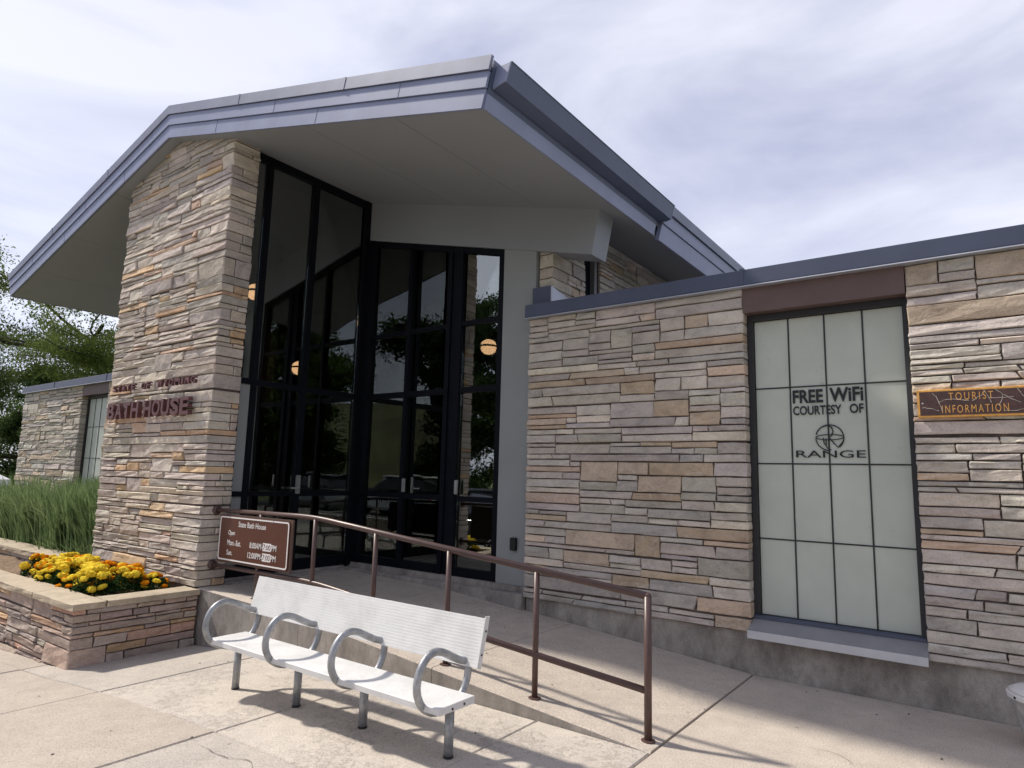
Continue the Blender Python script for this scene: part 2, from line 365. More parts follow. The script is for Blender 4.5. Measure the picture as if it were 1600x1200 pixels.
def tag(o, label=None, cat=None, group=None, kind=None):
    if label: o['label'] = label
    if cat: o['category'] = cat
    if group: o['group'] = group
    if kind: o['kind'] = kind
    return o
def smooth_by_angle(o, deg=40):
    me = o.data
    me.polygons.foreach_set('use_smooth', [True] * len(me.polygons))
    me.set_sharp_from_angle(angle=R(deg))
def text_mesh(body, x0, x1, z0, z1, depth, bold=0.0, space=1.0):
    """text outline fitted to a box in local x/z, facing -y, extruded by depth"""
    cu = bpy.data.curves.new('text', 'FONT'); cu.body = body; cu.size = 1; cu.extrude = 0.5; cu.offset = bold; cu.resolution_u = 4; cu.space_character = space
    tmp = bpy.data.objects.new('text', cu); col.objects.link(tmp)
    dg = bpy.context.evaluated_depsgraph_get(); dg.update()
    me = bpy.data.meshes.new_from_object(tmp.evaluated_get(dg))
    bpy.data.objects.remove(tmp); bpy.data.curves.remove(cu)
    a = np.empty(len(me.vertices) * 3); me.vertices.foreach_get('co', a); a = a.reshape(-1, 3)
    mn, mxx = a.min(0), a.max(0)
    q = np.empty_like(a)
    q[:, 0] = x0 + (a[:, 0] - mn[0]) / (mxx[0] - mn[0]) * (x1 - x0)
    q[:, 2] = z0 + (a[:, 1] - mn[1]) / (mxx[1] - mn[1]) * (z1 - z0)
    q[:, 1] = -(a[:, 2] + 0.5) * depth
    me.vertices.foreach_set('co', q.ravel()); me.update()
    return me
def text_obj(name, body, x0, x1, z0, z1, y, depth, mat, parent, bold=0.0, tilt=None, space=1.0):
    me = text_mesh(body, x0, x1, z0, z1, depth, bold, space)
    me.materials.clear(); me.materials.append(MAT[mat])
    me.transform(Matrix.Translation((0, y, 0)))
    if tilt is not None: me.transform(tilt)
    o = bpy.data.objects.new(name, me); col.objects.link(o); child(o, parent); return o
def lerp(a, b, t): return a + (b - a) * t

# ground height along the frontage: level at the right, falling to the left
def G(x):
    if x >= 1.5: return 0.0
    if x >= -2.8: return -0.0125 * (1.5 - x) ** 2
    if x >= -9: return -0.231 - 0.055 * (-2.8 - x)
    return -0.572
def ramp_z(x):
    pts = [(-3.2, 0.352), (-2.86, 0.350), (-1.1, 0.302), (2.33, 0.004)]
    for (a, za), (b, zb) in zip(pts, pts[1:]):
        if x <= b: return lerp(za, zb, (x - a) / (b - a))
    return 0.0
def soffit_z(x): return 5.79 - 0.2565 * abs(x + 4.16)

# ================================================================== SETTING
# ground sheet reaching the horizon
mb = MB(); xs = [-900, -300, -120, -60, -30, -15, -9] + [-9 + 0.5 * i for i in range(1, 22)] + [3, 6, 12, 30, 80, 300, 900]
ys = [-900, -300, -120, -60, -30, -14, -9, -6.4, -3, 0, 5, 12, 30, 60, 120, 300, 900]
for y in ys:
    for x in xs: mb.v.append((x, y, G(x) - 0.07))
n = len(xs)
for j in range(len(ys) - 1):
    for i in range(n - 1): mb.f.append((j * n + i, j * n + i + 1, (j + 1) * n + i + 1, (j + 1) * n + i)); mb.mi.append(0)
tag(mb.build('ground', 'field_grass'), 'green lawn and bare ground around the building', kind='structure')
# unseen street behind the camera, coloured pale to bounce light onto the walls
mb = MB()
xs = [-60, -9] + [-9 + 0.5 * i for i in range(1, 22)] + [8, 60]
for y in (-16, -7.0):
    for x in xs: mb.v.append((x, y, G(x) - 0.06 + (0.0 if y > -10 else 0)))
n = len(xs)
for i in range(n - 1): mb.f.append((i, i + 1, n + i + 1, n + i)); mb.mi.append(0)
tag(mb.build('road', 'pale_street'), 'pale grey parking street behind the sidewalk, lightened to bounce light', kind='structure')
# hill
rng = np.random.default_rng(5)
mb = MB(); N = 36
for j in range(N + 1):
    for i in range(N + 1):
        u, v = i / N * 2 - 1, j / N * 2 - 1
        x, y = 98 + u * 80, -96 + v * 80
        h = 15.5 * max(0, 1 - (u * u + v * v)) ** 1.2 * (1 + 0.15 * math.sin(5 * u + 2) * math.cos(4 * v)) + rng.normal(0, 0.12)
        mb.v.append((x, y, -0.75 + h))
for j in range(N):
    for i in range(N): mb.f.append((j * (N + 1) + i, j * (N + 1) + i + 1, (j + 1) * (N + 1) + i + 1, (j + 1) * (N + 1) + i)); mb.mi.append(0)
tag(mb.build('hill', 'hill_grass', smooth=True), 'grassy hill mirrored in the glass', kind='structure')

# sidewalk of concrete slabs
sidewalk = tag(empty('sidewalk', (0, -3, 0), None, None), 'concrete sidewalk of large slabs in front of the building', kind='structure')
def slab(parent, x0, x1, y0, y1, mat, name='slab', gap=0.005, zf=G, drop=0.0, thick=0.09):
    x0 += gap; x1 -= gap; y0 += gap; y1 -= gap
    nn = max(2, int((x1 - x0) / 0.4)); mb = MB(); e = 0.008
    rows = [(y0, -thick), (y0, -e), (y0 + e, 0), (y1 - e, 0), (y1, -e), (y1, -thick)]
    xs_ = [(x0, 1)] + [(x0 + e, 0)] + [(lerp(x0, x1, k / nn), 0) for k in range(1, nn)] + [(x1 - e, 0), (x1, 1)]
    for (y, dz) in rows:
        for (x, edge) in xs_: mb.v.append((x, y, zf(x) + drop + (dz if dz < -e * 1.5 else min(dz, -e if edge else 0))))
    c = len(xs_)
    for j in range(len(rows) - 1):
        for i in range(c - 1): mb.f.append((j * c + i, j * c + i + 1, (j + 1) * c + i + 1, (j + 1) * c + i)); mb.mi.append(0)
    for i in (0, c - 1):
        f = tuple(j * c + i for j in range(len(rows))); mb.f.append(f if i == c - 1 else f[::-1]); mb.mi.append(0)
    return mb.build(name, mat, parent)
cols = [-9.6, -8.0, -6.4, -4.8, -3.2, -1.6, 0.03, 1.52]
srng = random.Random(3)
for a, b in zip(cols, cols[1:]):
    worn = a >= -1.7
    slab(sidewalk, a, b, -3.44, -2.03, 'concrete_worn' if worn else ('concrete_grey' if a > -3.3 else 'concrete_tan'), drop=srng.uniform(-0.003, 0.003))
slab(sidewalk, 1.52, 2.33, -3.44, -2.03, 'concrete_worn')
for a, b in ((2.33, 5.4), (5.4, 8.5)): slab(sidewalk, a, b, -3.44, 0.026, 'concrete_ramp')
for y0, y1 in ((-5.1, -3.44), (-6.8, -5.1)):
    for k, (a, b) in enumerate(zip(cols + [3.2, 4.8, 6.4], cols[1:] + [3.2, 4.8, 6.4, 8.0])):
        slab(sidewalk, a, b, y0, y1, 'concrete_tan' if a < -0.5 else 'concrete_grey', drop=srng.uniform(-0.004, 0.003))
mb = MB()
xs = [-9.6 + 0.4 * i for i in range(45)]
for x in xs: mb.v += [(x, -7.0, G(x) - 0.2), (x, -7.0, G(x) - 0.01), (x, -6.98, G(x)), (x, -6.81, G(x)), (x, -6.81, G(x) - 0.2)]
for i in range(len(xs) - 1):
    for k in range(4): mb.f.append((i * 5 + k, i * 5 + 5 + k, i * 5 + 6 + k, i * 5 + 1 + k)); mb.mi.append(0)
tag(mb.build('kerb', 'concrete_grey'), 'pale concrete kerb along the street', kind='structure')

simple('crack_dark', (0.05, 0.045, 0.04), 1.0)
ckr = random.Random(12)
for (x, y, a, L) in ((0.15, -3.62, 0.4, 0.7), (-0.9, -2.5, -0.5, 0.5), (3.3, -1.9, 0.9, 0.8), (-1.9, -4.1, 2.4, 0.6), (1.15, -3.25, -0.9, 0.45)):
    mb = MB(); n_ = 14; pts = []
    for i in range(n_ + 1):
        pts.append((x, y)); a += ckr.gauss(0, 0.32); x += math.cos(a) * L / n_; y += math.sin(a) * L / n_
    for i, (px_, py_) in enumerate(pts):
        w_ = 0.0022 * math.sin(math.pi * (i + 0.3) / (n_ + 0.6)) * ckr.uniform(0.5, 1.4); z_ = G(px_) + 0.0045
        mb.v += [(px_, py_ - w_, z_), (px_, py_ + w_, z_)]
    for i in range(n_): mb.f.append((2 * i, 2 * i + 2, 2 * i + 3, 2 * i + 1)); mb.mi.append(0)
    mb.build('crack', 'crack_dark', sidewalk)

# entrance ramp with landing
ramp_o = tag(empty('ramp', (0, -1, 0), None, None), 'sloping concrete ramp rising left to the entrance landing', kind='structure')
def ramp_piece(x0, x1, name):
    g = 0.004; x0 += g; x1 -= g; nn = 6; mb = MB()
    prof = [(-2.03, None, 0.0), (-2.018, 0.0, 0), (-0.0, 0.0, 0)]
    for k in range(nn + 1):
        x = lerp(x0, x1, k / nn); zt = ramp_z(x); zb = min(G(x), zt) - 0.12
        mb.v += [(x, -2.03, zb), (x, -2.03, zt - 0.012), (x, -2.018, zt), (x, -1.0, zt), (x, 0.02, zt), (x, 0.02, zb)]
    for k in range(nn):
        for j in range(5): mb.f.append((k * 6 + j, k * 6 + 6 + j, k * 6 + 7 + j, k * 6 + 1 + j)); mb.mi.append(1 if j == 0 else 0)
    mb.f.append((5, 4, 3, 2, 1, 0)); o = nn * 6; mb.f.append((o, o + 1, o + 2, o + 3, o + 4, o + 5)); mb.mi += [0, 0]
    return mb.build(name, ['concrete_ramp', 'concrete_wall'], ramp_o)
ramp_piece(-2.98, -1.1, 'landing_slab'); ramp_piece(-1.1, 0.55, 'ramp_slab'); ramp_piece(0.55, 2.33, 'ramp_slab')

# ================================================================== STONEWORK
def skyline(W, H, rs, scale=1.0):
    seg = [[0.0, W, 0.0]]; outp = []
    hs = [0.042, 0.055, 0.07, 0.085, 0.10, 0.12, 0.15, 0.19]; ws = [12, 18, 22, 19, 12, 7, 4, 2]
    while True:
        i = min(range(len(seg)), key=lambda k: (round(seg[k][2], 4), seg[k][0])); a, b, z = seg[i]
        if z >= H - 1e-4: break
        h = rs.choices(hs, ws)[0] * scale; d = []
        if i > 0: d.append(seg[i - 1][2] - z)
        if i < len(seg) - 1: d.append(seg[i + 1][2] - z)
        d = [q for q in d if 0.036 * scale <= q <= 0.15 * scale]
        if d and rs.random() < 0.55: h = rs.choice(d)
        if b - a < 0.2 * scale and d: h = min(d)
        r = H - z
        if r - h < 0.04 * scale: h = r
        if h > 0.26 * scale: h = h / 2
        if h < 0.06 * scale: L = rs.uniform(0.2, 0.75) * scale
        elif h < 0.11 * scale: L = rs.uniform(0.2, 0.85) * scale
        else: L = rs.uniform(0.2, 0.75) * scale
        if rs.random() < 0.12: L *= 1.45
        if b - a - L < 0.10 * scale: L = b - a if b - a < 0.95 * scale else (b - a) / 2
        left = rs.random() < 0.6
        x0 = a if left else b - L; x1 = x0 + L
        outp.append((x0, z, x1, z + h))
        new = []
        if x0 > a + 1e-6: new.append([a, x0, z])
        new.append([x0, x1, z + h])
        if x1 < b - 1e-6: new.append([x1, b, z])
        seg[i:i + 1] = new
        k = 0
        while k < len(seg) - 1:
            if abs(seg[k][2] - seg[k + 1][2]) < 0.012 * scale:
                zz = max(seg[k][2], seg[k + 1][2]); seg[k] = [seg[k][0], seg[k + 1][1], zz]; seg.pop(k + 1)
            else: k += 1
    return outp
PAL_WALL = [((0.455, 0.415, 0.375), 34), ((0.395, 0.365, 0.338), 20), ((0.50, 0.462, 0.418), 18), ((0.45, 0.41, 0.36), 11), ((0.58, 0.525, 0.45), 8), ((0.46, 0.365, 0.27), 8), ((0.55, 0.445, 0.35), 5), ((0.36, 0.335, 0.31), 4)]
PAL_PILLAR = [((0.470, 0.418, 0.372), 32), ((0.41, 0.37, 0.34), 16), ((0.515, 0.465, 0.41), 20), ((0.485, 0.43, 0.37), 13), ((0.56, 0.495, 0.415), 8), ((0.55, 0.40, 0.26), 7), ((0.51, 0.37, 0.285), 5)]
PAL_PLANTER = [((0.33, 0.265, 0.23), 30), ((0.275, 0.23, 0.21), 20), ((0.40, 0.315, 0.26), 20), ((0.47, 0.32, 0.195), 14), ((0.43, 0.285, 0.21), 12), ((0.37, 0.32, 0.285), 12)]
def pick(pal, rs):
    c = rs.choices([p[0] for p in pal], [p[1] for p in pal])[0]; k = rs.uniform(1.02, 1.30)
    return tuple(v * k * rs.uniform(0.97, 1.03) for v in c)
def stone_geo(w_, h_, d_, rs, rough=1.0, side=False, sl=(0.0, 0.0)):
    """rough-faced block: local x across, z up, -y outwards; origin lower left of the face"""
    g = 0.0052
    e = min(0.007, h_ * 0.15); ex = min(0.008, w_ * 0.12)
    us = [g, g + ex, w_ * rs.uniform(0.3, 0.45), w_ * rs.uniform(0.55, 0.7), w_ - g - ex, w_ - g]
    if side: us[-1] = w_ ; us[-2] = w_ - ex
    if w_ < 0.16: us = [us[0], us[1], us[4], us[5]]
    vsn = [g, g + e, h_ * rs.uniform(0.4, 0.6), h_ - g - e, h_ - g]
    if h_ < 0.06: vsn = [g, g + e, h_ - g - e, h_ - g]
    nx, nz_ = len(us), len(vsn)
    proud = rs.uniform(0.0, 0.016) * rough; tl = rs.uniform(-0.008, 0.008) * rough; tv = rs.uniform(-0.007, 0.007) * rough
    sl0, sl1 = sl[0] + rs.gauss(0, 0.0025), (0 if side else sl[1] + rs.gauss(0, 0.0025))
    V = []
    for j, z in enumerate(vsn):
        for i, x in enumerate(us):
            edge = i in (0, nx - 1) or j in (0, nz_ - 1)
            fx, fz = x / w_ - 0.5, z / h_ - 0.5
            y = -proud - tl * fx * 2 - tv * fz * 2
            if edge: y += rs.uniform(0.0015, 0.006)
            else: y -= rs.uniform(-0.003, 0.008) * rough
            jx = rs.uniform(-0.0035, 0.0035) + (sl0 * fz * 2 * (1 - x / w_) + sl1 * fz * 2 * (x / w_)); jz = rs.uniform(-0.003, 0.003)
            if side and i == nx - 1: jx = rs.uniform(-0.004, 0.006)
            V.append((x + jx, y, z + jz))
    F = [(j * nx + i, j * nx + i + 1, (j + 1) * nx + i + 1, (j + 1) * nx + i) for j in range(nz_ - 1) for i in range(nx - 1)]
    ring = list(range(nx)) + [j * nx + nx - 1 for j in range(1, nz_)] + [(nz_ - 1) * nx + i for i in range(nx - 2, -1, -1)] + [j * nx for j in range(nz_ - 2, 0, -1)]
    o = len(V)
    for r_ in ring: V.append((V[r_][0], d_, V[r_][2]))
    k = len(ring)
    F += [(ring[(i + 1) % k], ring[i], o + i, o + (i + 1) % k) for i in range(k)]
    return V, F
def stone_mesh(items):
    """items: list of (V, F, tint) -> one mesh with a tint attribute"""
    V, F, T = [], [], []
    for v, f, c in items:
        o = len(V); V += v; F += [tuple(i + o for i in q) for q in f]; T += [(*c, 1.0)] * len(v)
    me = bpy.data.meshes.new('stone'); me.from_pydata(V, [], F)
    at = me.color_attributes.new('tint', 'FLOAT_COLOR', 'POINT'); at.data.foreach_set('color', np.array(T, dtype=np.float32).ravel())
    me.materials.append(MAT['stone']); me.update(); return me
class Masonry:
    def __init__(s, parent, pal, seed, rough=1.0):
        s.parent = parent; s.pal = pal; s.rs = random.Random(seed); s.items = []; s.rough = rough
    def put(s, mat4, w_, h_, d_, side=False, tint=None, sl=(0.0, 0.0)):
        V, F = stone_geo(w_, h_, d_, s.rs, s.rough, side, sl); c = tint or pick(s.pal, s.rs)
        if s.pal is PAL_WALL and h_ > 0.11 and w_ > 0.22 and s.rs.random() < 0.3: c = s.rs.choice(((0.50, 0.40, 0.295), (0.47, 0.385, 0.30), (0.56, 0.46, 0.36)))
        V = [tuple(mat4 @ Vector(p)) for p in V]
        s.items.append((w_ * h_, V, F, c)); return c
    def face(s, org, u, nrm, rects, depth=0.09, wrapW=None, wrap=None, keep=None):
        """rects on a plane at org with x axis u and outward normal nrm; stones reaching x=wrapW turn the corner"""
        u = Vector(u); nrm = Vector(nrm); M4 = Matrix((u, -nrm, Vector((0, 0, 1)))).transposed().to_4x4()
        slant = {}
        for i, a in enumerate(rects):           # neighbours of one course share a leaning joint
            for j, b in enumerate(rects):
                if abs(a[2] - b[0]) < 1e-5 and abs(a[1] - b[1]) < 0.013 and abs(a[3] - b[3]) < 0.013 and s.rs.random() < 0.4:
                    q = s.rs.choice((-1, 1)) * s.rs.uniform(0.004, 0.018); slant.setdefault(i, [0, 0])[1] = q; slant.setdefault(j, [0, 0])[0] = q
        for idx, (x0, z0, x1, z1) in enumerate(rects):
            sl = tuple(slant.get(idx, (0, 0)))
            if keep and not keep(x0, z0, x1, z1): continue
            T = M4.copy(); T.translation = Vector(org) + u * x0 + Vector((0, 0, z0))
            if wrapW is not None and x1 > wrapW - 1e-4:
                L, dmin, dmax, dfull = wrap
                dw = s.rs.uniform(dmin, dmax)
                if L - dw < dfull: dw = L
                c = s.put(T, x1 - x0, z1 - z0, dw - (0.006 if dw < L else 0), side=True)
                if dw < L:       # fill the rest of the returning face
                    sub = [(z0, z1)]
                    if z1 - z0 > 0.1 and s.rs.random() < 0.6:
                        zm = lerp(z0, z1, s.rs.uniform(0.4, 0.6)); sub = [(z0, zm), (zm, z1)]
                    for (a, b) in sub:
                        y = dw
                        while y < L - 1e-4:
                            l = s.rs.uniform(0.12, 0.55 if L > 0.5 else 0.22)
                            if L - y - l < 0.07: l = L - y
                            T2 = Matrix((-nrm, -u, Vector((0, 0, 1)))).transposed().to_4x4()
                            T2.translation = Vector(org) + u * wrapW - nrm * y + Vector((0, 0, a))
                            s.put(T2, l, b - a, 0.08); y += l
            else: s.put(T, x1 - x0, z1 - z0, depth, sl=sl)
    def finish(s, limit=300):
        s.items.sort(key=lambda q: -q[0])
        for (_, V, F, c) in s.items[:limit]:
            ctr = Vector(V[0]); V2 = [tuple(Vector(p) - ctr) for p in V]
            o = bpy.data.objects.new('stone', stone_mesh([(V2, F, c)])); col.objects.link(o); o.location = ctr; child(o, s.parent)
        if len(s.items) > limit:
            o = bpy.data.objects.new('small_stones', stone_mesh([(V, F, c) for _, V, F, c in s.items[limit:]])); col.objects.link(o); child(o, s.parent); o['kind'] = 'stuff'

# ---------------------------------------------------------------- stone pillar
PX0, PX1, PY0, PY1 = -5.45, -2.86, -2.06, -1.74
pillar = empty('stone_pillar', (-4.155, -1.9, 0.3), 'tall stacked-stone pillar rising under the gable peak, carrying the bath house lettering', 'pillar')
core = MB().prism([(PX0 + 0.02, 0.3), (PX1 - 0.017, 0.3), (PX1 - 0.017, soffit_z(PX1) + 0.05), (-4.16, 5.84), (PX0 + 0.02, soffit_z(PX0) + 0.05)], 'y', PY0 + 0.018, PY1)
core = core.build('mortar_core', 'mortar', pillar)
MB().box(PX0 + 0.03, PX1 - 0.02, PY0 + 0.03, PY1 - 0.01, -0.5, 0.305).build('footing', 'concrete_wall', pillar)
ms = Masonry(core, PAL_PILLAR, 11, 1.3)
rects = skyline(PX1 - PX0, 5.5, ms.rs, 1.1)
ms.face((PX0, PY0, 0.352), (1, 0, 0), (0, -1, 0), rects, wrapW=PX1 - PX0, wrap=(PY1 - PY0, 0.12, 0.36, 0.08),
        keep=lambda x0, z0, x1, z1: z0 + 0.352 < max(soffit_z(PX0 + x0), soffit_z(PX0 + x1)) + 0.02)
ms.finish(300)

# ---------------------------------------------------------------- wings
def wing(sign, label, seed, x_end):
    """sign=1 right wing, -1 left wing mirrored about the ridge"""
    def X(x): return x if sign > 0 else -8.32 - x
    def BX(mb, a, b, *r): a, b = X(a), X(b); return mb.box(min(a, b), max(a, b), *r)
    t = empty('building_wing', (X(2.0), 0, 0), label, 'building', 'low stone wings either side of the entrance')
    base_z = 0.345; top = 3.36
    wall = MB(); zb = -0.7 if sign < 0 else -0.25
    BX(wall, 0.0, 2.315, 0.018, 0.25, base_z, top - 0.01); BX(wall, 3.615, x_end, 0.018, 0.25, base_z, top - 0.01)
    BX(wall, 0.0, x_end, 0.30, 8, base_z, top - 0.01)
    wall = wall.build('wall', 'mortar', t)
    BX(MB(), -0.02, x_end, 0.03, 0.28, zb, base_z).build('foundation', 'concrete_foundation', t)
    ms = Masonry(wall, PAL_WALL, seed, 1.15)
    H = top - base_z - 0.004
    if sign > 0:
        ms.face((-0.035, 0, base_z), (1, 0, 0), (0, -1, 0), skyline(2.365, H, ms.rs, 1.06), wrapW=2.365, wrap=(0.15, 0.15, 0.16, 0.05))
        ms.face((3.605, 0, base_z), (1, 0, 0), (0, -1, 0), skyline(x_end - 3.605, H, ms.rs, 1.04))
    else:
        a = X(x_end); b = X(3.605)
        ms.face((a, 0, base_z), (1, 0, 0), (0, -1, 0), skyline(b - a, H, ms.rs, 1.25), wrapW=b - a, wrap=(0.15, 0.15, 0.16, 0.05))
        a = X(2.33)
        ms.face((a, 0, base_z), (1, 0, 0), (0, -1, 0), skyline(1.2, H, ms.rs, 1.35))
    ms.finish(300)
    # parapet metal with a pale drip edge, flat roof
    pf = MB(); a, b = sorted((X(-0.05), X(x_end + 0.05)))
    pf.prism([(-0.055, 3.364), (-0.075, 3.375), (-0.07, 3.515), (-0.045, 3.525), (0.12, 3.515), (0.12, 3.364)], 'x', a, b)
    pf = pf.build('parapet_fascia', 'parapet_metal', t)
    MB().prism([(-0.081, 3.357), (-0.079, 3.367), (-0.058, 3.3625), (0.02, 3.362), (0.02, 3.356)], 'x', a, b).build('drip_edge', 'drip_metal', pf)
    for xx in (2.35, 5.1):
        BX(MB(), xx - 0.018, xx + 0.018, -0.0785, 0.10, 3.376, 3.5285).build('seam_cover', 'parapet_metal', pf)
    BX(MB(), 0.0, x_end, 0.1, 8, 3.352, 3.46).build('flat_roof', 'roofing', t)
    BX(MB(), 2.332, 3.603, -0.008, 0.2, 3.13, 3.355).build('lintel', 'lintel_brown', t)
    # window
    win = empty('window', (X(2.965), 0.15, 0.45), None, None); child(win, t); win.location = Vector((X(2.965), 0.15, 0.45)); win.matrix_parent_inverse = world_of(t).inverted()
    fr = MB(); x0, x1, z0, z1 = 2.385, 3.565, 0.485, 3.07
    BX(fr, 2.332, x0, 0.11, 0.26, 0.44, 3.13); BX(fr, x1, 3.603, 0.11, 0.26, 0.44, 3.13); BX(fr, x0, x1, 0.10, 0.26, z1, 3.13); BX(fr, x0, x1, 0.10, 0.26, 0.43, z0)
    fr.build('window_frame', 'muntin', win)
    rows = [z0, 1.128, 1.778, 2.448, z1]; cols_ = [lerp(x0, x1, k / 4) for k in range(5)]
    for k in (1, 2, 3): BX(MB(), cols_[k] - 0.006, cols_[k] + 0.006, 0.142, 0.175, z0, z1).build('muntin', 'muntin', win)
    for z in rows[1:-1]: BX(MB(), x0, x1, 0.144, 0.175, z - 0.006, z + 0.006).build('muntin', 'muntin', win)
    for i in range(4):
        for j in range(4): BX(MB(), cols_[i] + 0.004, cols_[i + 1] - 0.004, 0.15 + random.Random(i * 7 + j).uniform(-0.001, 0.001), 0.17, rows[j] + 0.004, rows[j + 1] - 0.004).build('pane', 'frosted_panel', win)
    sl = MB(); a, b = sorted((X(2.325), X(3.612)))
    sl.prism([(-0.072, 0.375), (0.11, 0.465), (0.13, 0.465), (0.13, 0.335), (-0.05, 0.335), (-0.072, 0.345)], 'x', a, b)
    sl = sl.build('sill', 'sill_metal', win)
    MB().prism([(-0.078, 0.315), (-0.078, 0.376), (-0.073, 0.378), (-0.073, 0.315)], 'x', a - 0.002, b + 0.002).build('lit_sill_front', 'lit_lip_metal', sl)  # pale strip: the sill front's stronger light is put into its colour
    MB().prism([(0.078, 0.455), (0.078, 0.478), (0.102, 0.487), (0.102, 0.455)], 'x', a + 0.015, b - 0.015).build('flashing', 'parapet_metal', win)
    return t, win
rwing, rwin = wing(1, 'low stacked-stone wing right of the entrance with a tall frosted window and brown lintel', 21, 6.6)
lwing, lwin = wing(-1, 'low stacked-stone wing far left behind the tall grass, with a frosted window', 33, 7.05)

# ---------------------------------------------------------------- entrance pavilion: roof, soffit, glazing
pav = empty('entrance_pavilion', (-4.16, 0.2, 0.3), 'gabled entrance hall with wide slate-blue roof overhang and dark reflective glass walls', 'building')
XL, XR, YF, YBK = -9.34, 1.02, -2.22, 8.5
RC = -4.16
def roof_poly(off0, off1, xr):     # polygon between two offsets above the soffit line, ends cut square to the slope
    th = math.atan(0.2565); c_, s_ = math.cos(th), math.sin(th)
    def R_(x, o): return (x + o * s_, soffit_z(x) + o * c_)
    def L_(x, o): q = R_(x, o); return (2 * RC - q[0], q[1])
    apex0, apex1 = (RC, 5.79 + off0 / c_), (RC, 5.79 + off1 / c_)
    return [L_(xr, off0), apex0, R_(xr, off0), R_(xr, off1), apex1, L_(xr, off1)]
def gable(name, o0, o1, y0, y1, mat, xr=XR, parent=pav):
    p = roof_poly(o0, o1, xr); mb = MB()
    n = 6; vs_ = [(q[0], y0, q[1]) for q in p] + [(q[0], y1, q[1]) for q in p]
    mb.add(vs_, [(0, 1, 4, 5), (1, 2, 3, 4), (11, 10, 7, 6), (10, 9, 8, 7), (0, 6, 7, 1), (1, 7, 8, 2), (2, 8, 9, 3), (3, 9, 10, 4), (4, 10, 11, 5), (5, 11, 6, 0)])
    return mb.build(name, mat, parent)
roof = gable('roof', 0.13, 0.36, YF + 0.03, YBK, 'roofing')
# soffit boards: strips along the depth with fine seams
xb = [XR, 0.0, -1.3, -2.65, RC]
for a, b in zip(xb, xb[1:]):
    for sgn in (1, -1):
        f = (lambda x: x) if sgn > 0 else (lambda x: 2 * RC - x)
        e_ = 0.003; p = [(f(a - e_), soffit_z(a - e_)), (f(b + e_), soffit_z(b + e_)), (f(b + e_), soffit_z(b + e_) + 0.125), (f(a - e_), soffit_z(a - e_) + 0.125)]
        MB().prism(p, 'y', YF + 0.012, YBK).build('soffit_panel', 'soffit_paint', roof)
def rake(o0, o1, y, th, mat, xr, nm):
    for sgn in (1, -1):
        p = roof_poly(o0, o1, xr); q = [p[1], p[2], p[3], p[4]] if sgn > 0 else [p[1], p[0], p[5], p[4]]
        MB().prism(q, 'y', y - th, y).build(nm, mat, roof)
rake(-0.005, 0.150, YF + 0.0, 0.022, 'fascia_metal', XR + 0.004, 'fascia_board')
rake(0.156, 0.285, YF - 0.014, 0.024, 'fascia_metal', XR + 0.012, 'fascia_board')
rake(0.290, 0.405, YF - 0.026, 0.030, 'cover_metal', XR + 0.02, 'roof_edge_cover')
# seam straps on the covers and boards
for sgn in (1, -1):
    for d in (1.55, 3.4):
        x = RC + d; th = math.atan(0.2565); c_, s_ = math.cos(th), math.sin(th)
        q = [(x + o * s_, soffit_z(x) + o * c_) for o in (0.288, 0.408)]; q2 = [(a + 0.04, b - 0.04 * 0.2565) for a, b in q]
        pts = [q[0], q2[0], q2[1], q[1]]
        if sgn < 0: pts = [(2 * RC - a, b) for a, b in pts]
        MB().prism(pts, 'y', YF - 0.0595, YF - 0.02).build('seam_strap', 'cover_metal', roof)
for sgn in (1, -1):
    for d, o0, o1, y0 in ((1.15, 0.0, 0.148, -0.0225), (3.05, 0.0, 0.148, -0.0225), (2.3, 0.158, 0.283, -0.0385), (4.2, 0.158, 0.283, -0.0385)):
        x = RC + d; th = math.atan(0.2565); c_, s_ = math.cos(th), math.sin(th)
        q = [(x + o * s_, soffit_z(x) + o * c_) for o in (o0, o1)]; pts = [q[0], (q[0][0] + 0.005, q[0][1]), (q[1][0] + 0.005, q[1][1]), q[1]]
        if sgn < 0: pts = [(2 * RC - a, b) for a, b in pts]
        MB().prism(pts, 'y', YF + y0 - 0.0015, YF + y0 + 0.004).build('board_seam', 'gutter_metal', roof)
# ridge and roof top covers
gable('roof_sheet', 0.362, 0.395, YF + 0.005, YBK, 'cover_metal', XR, roof)
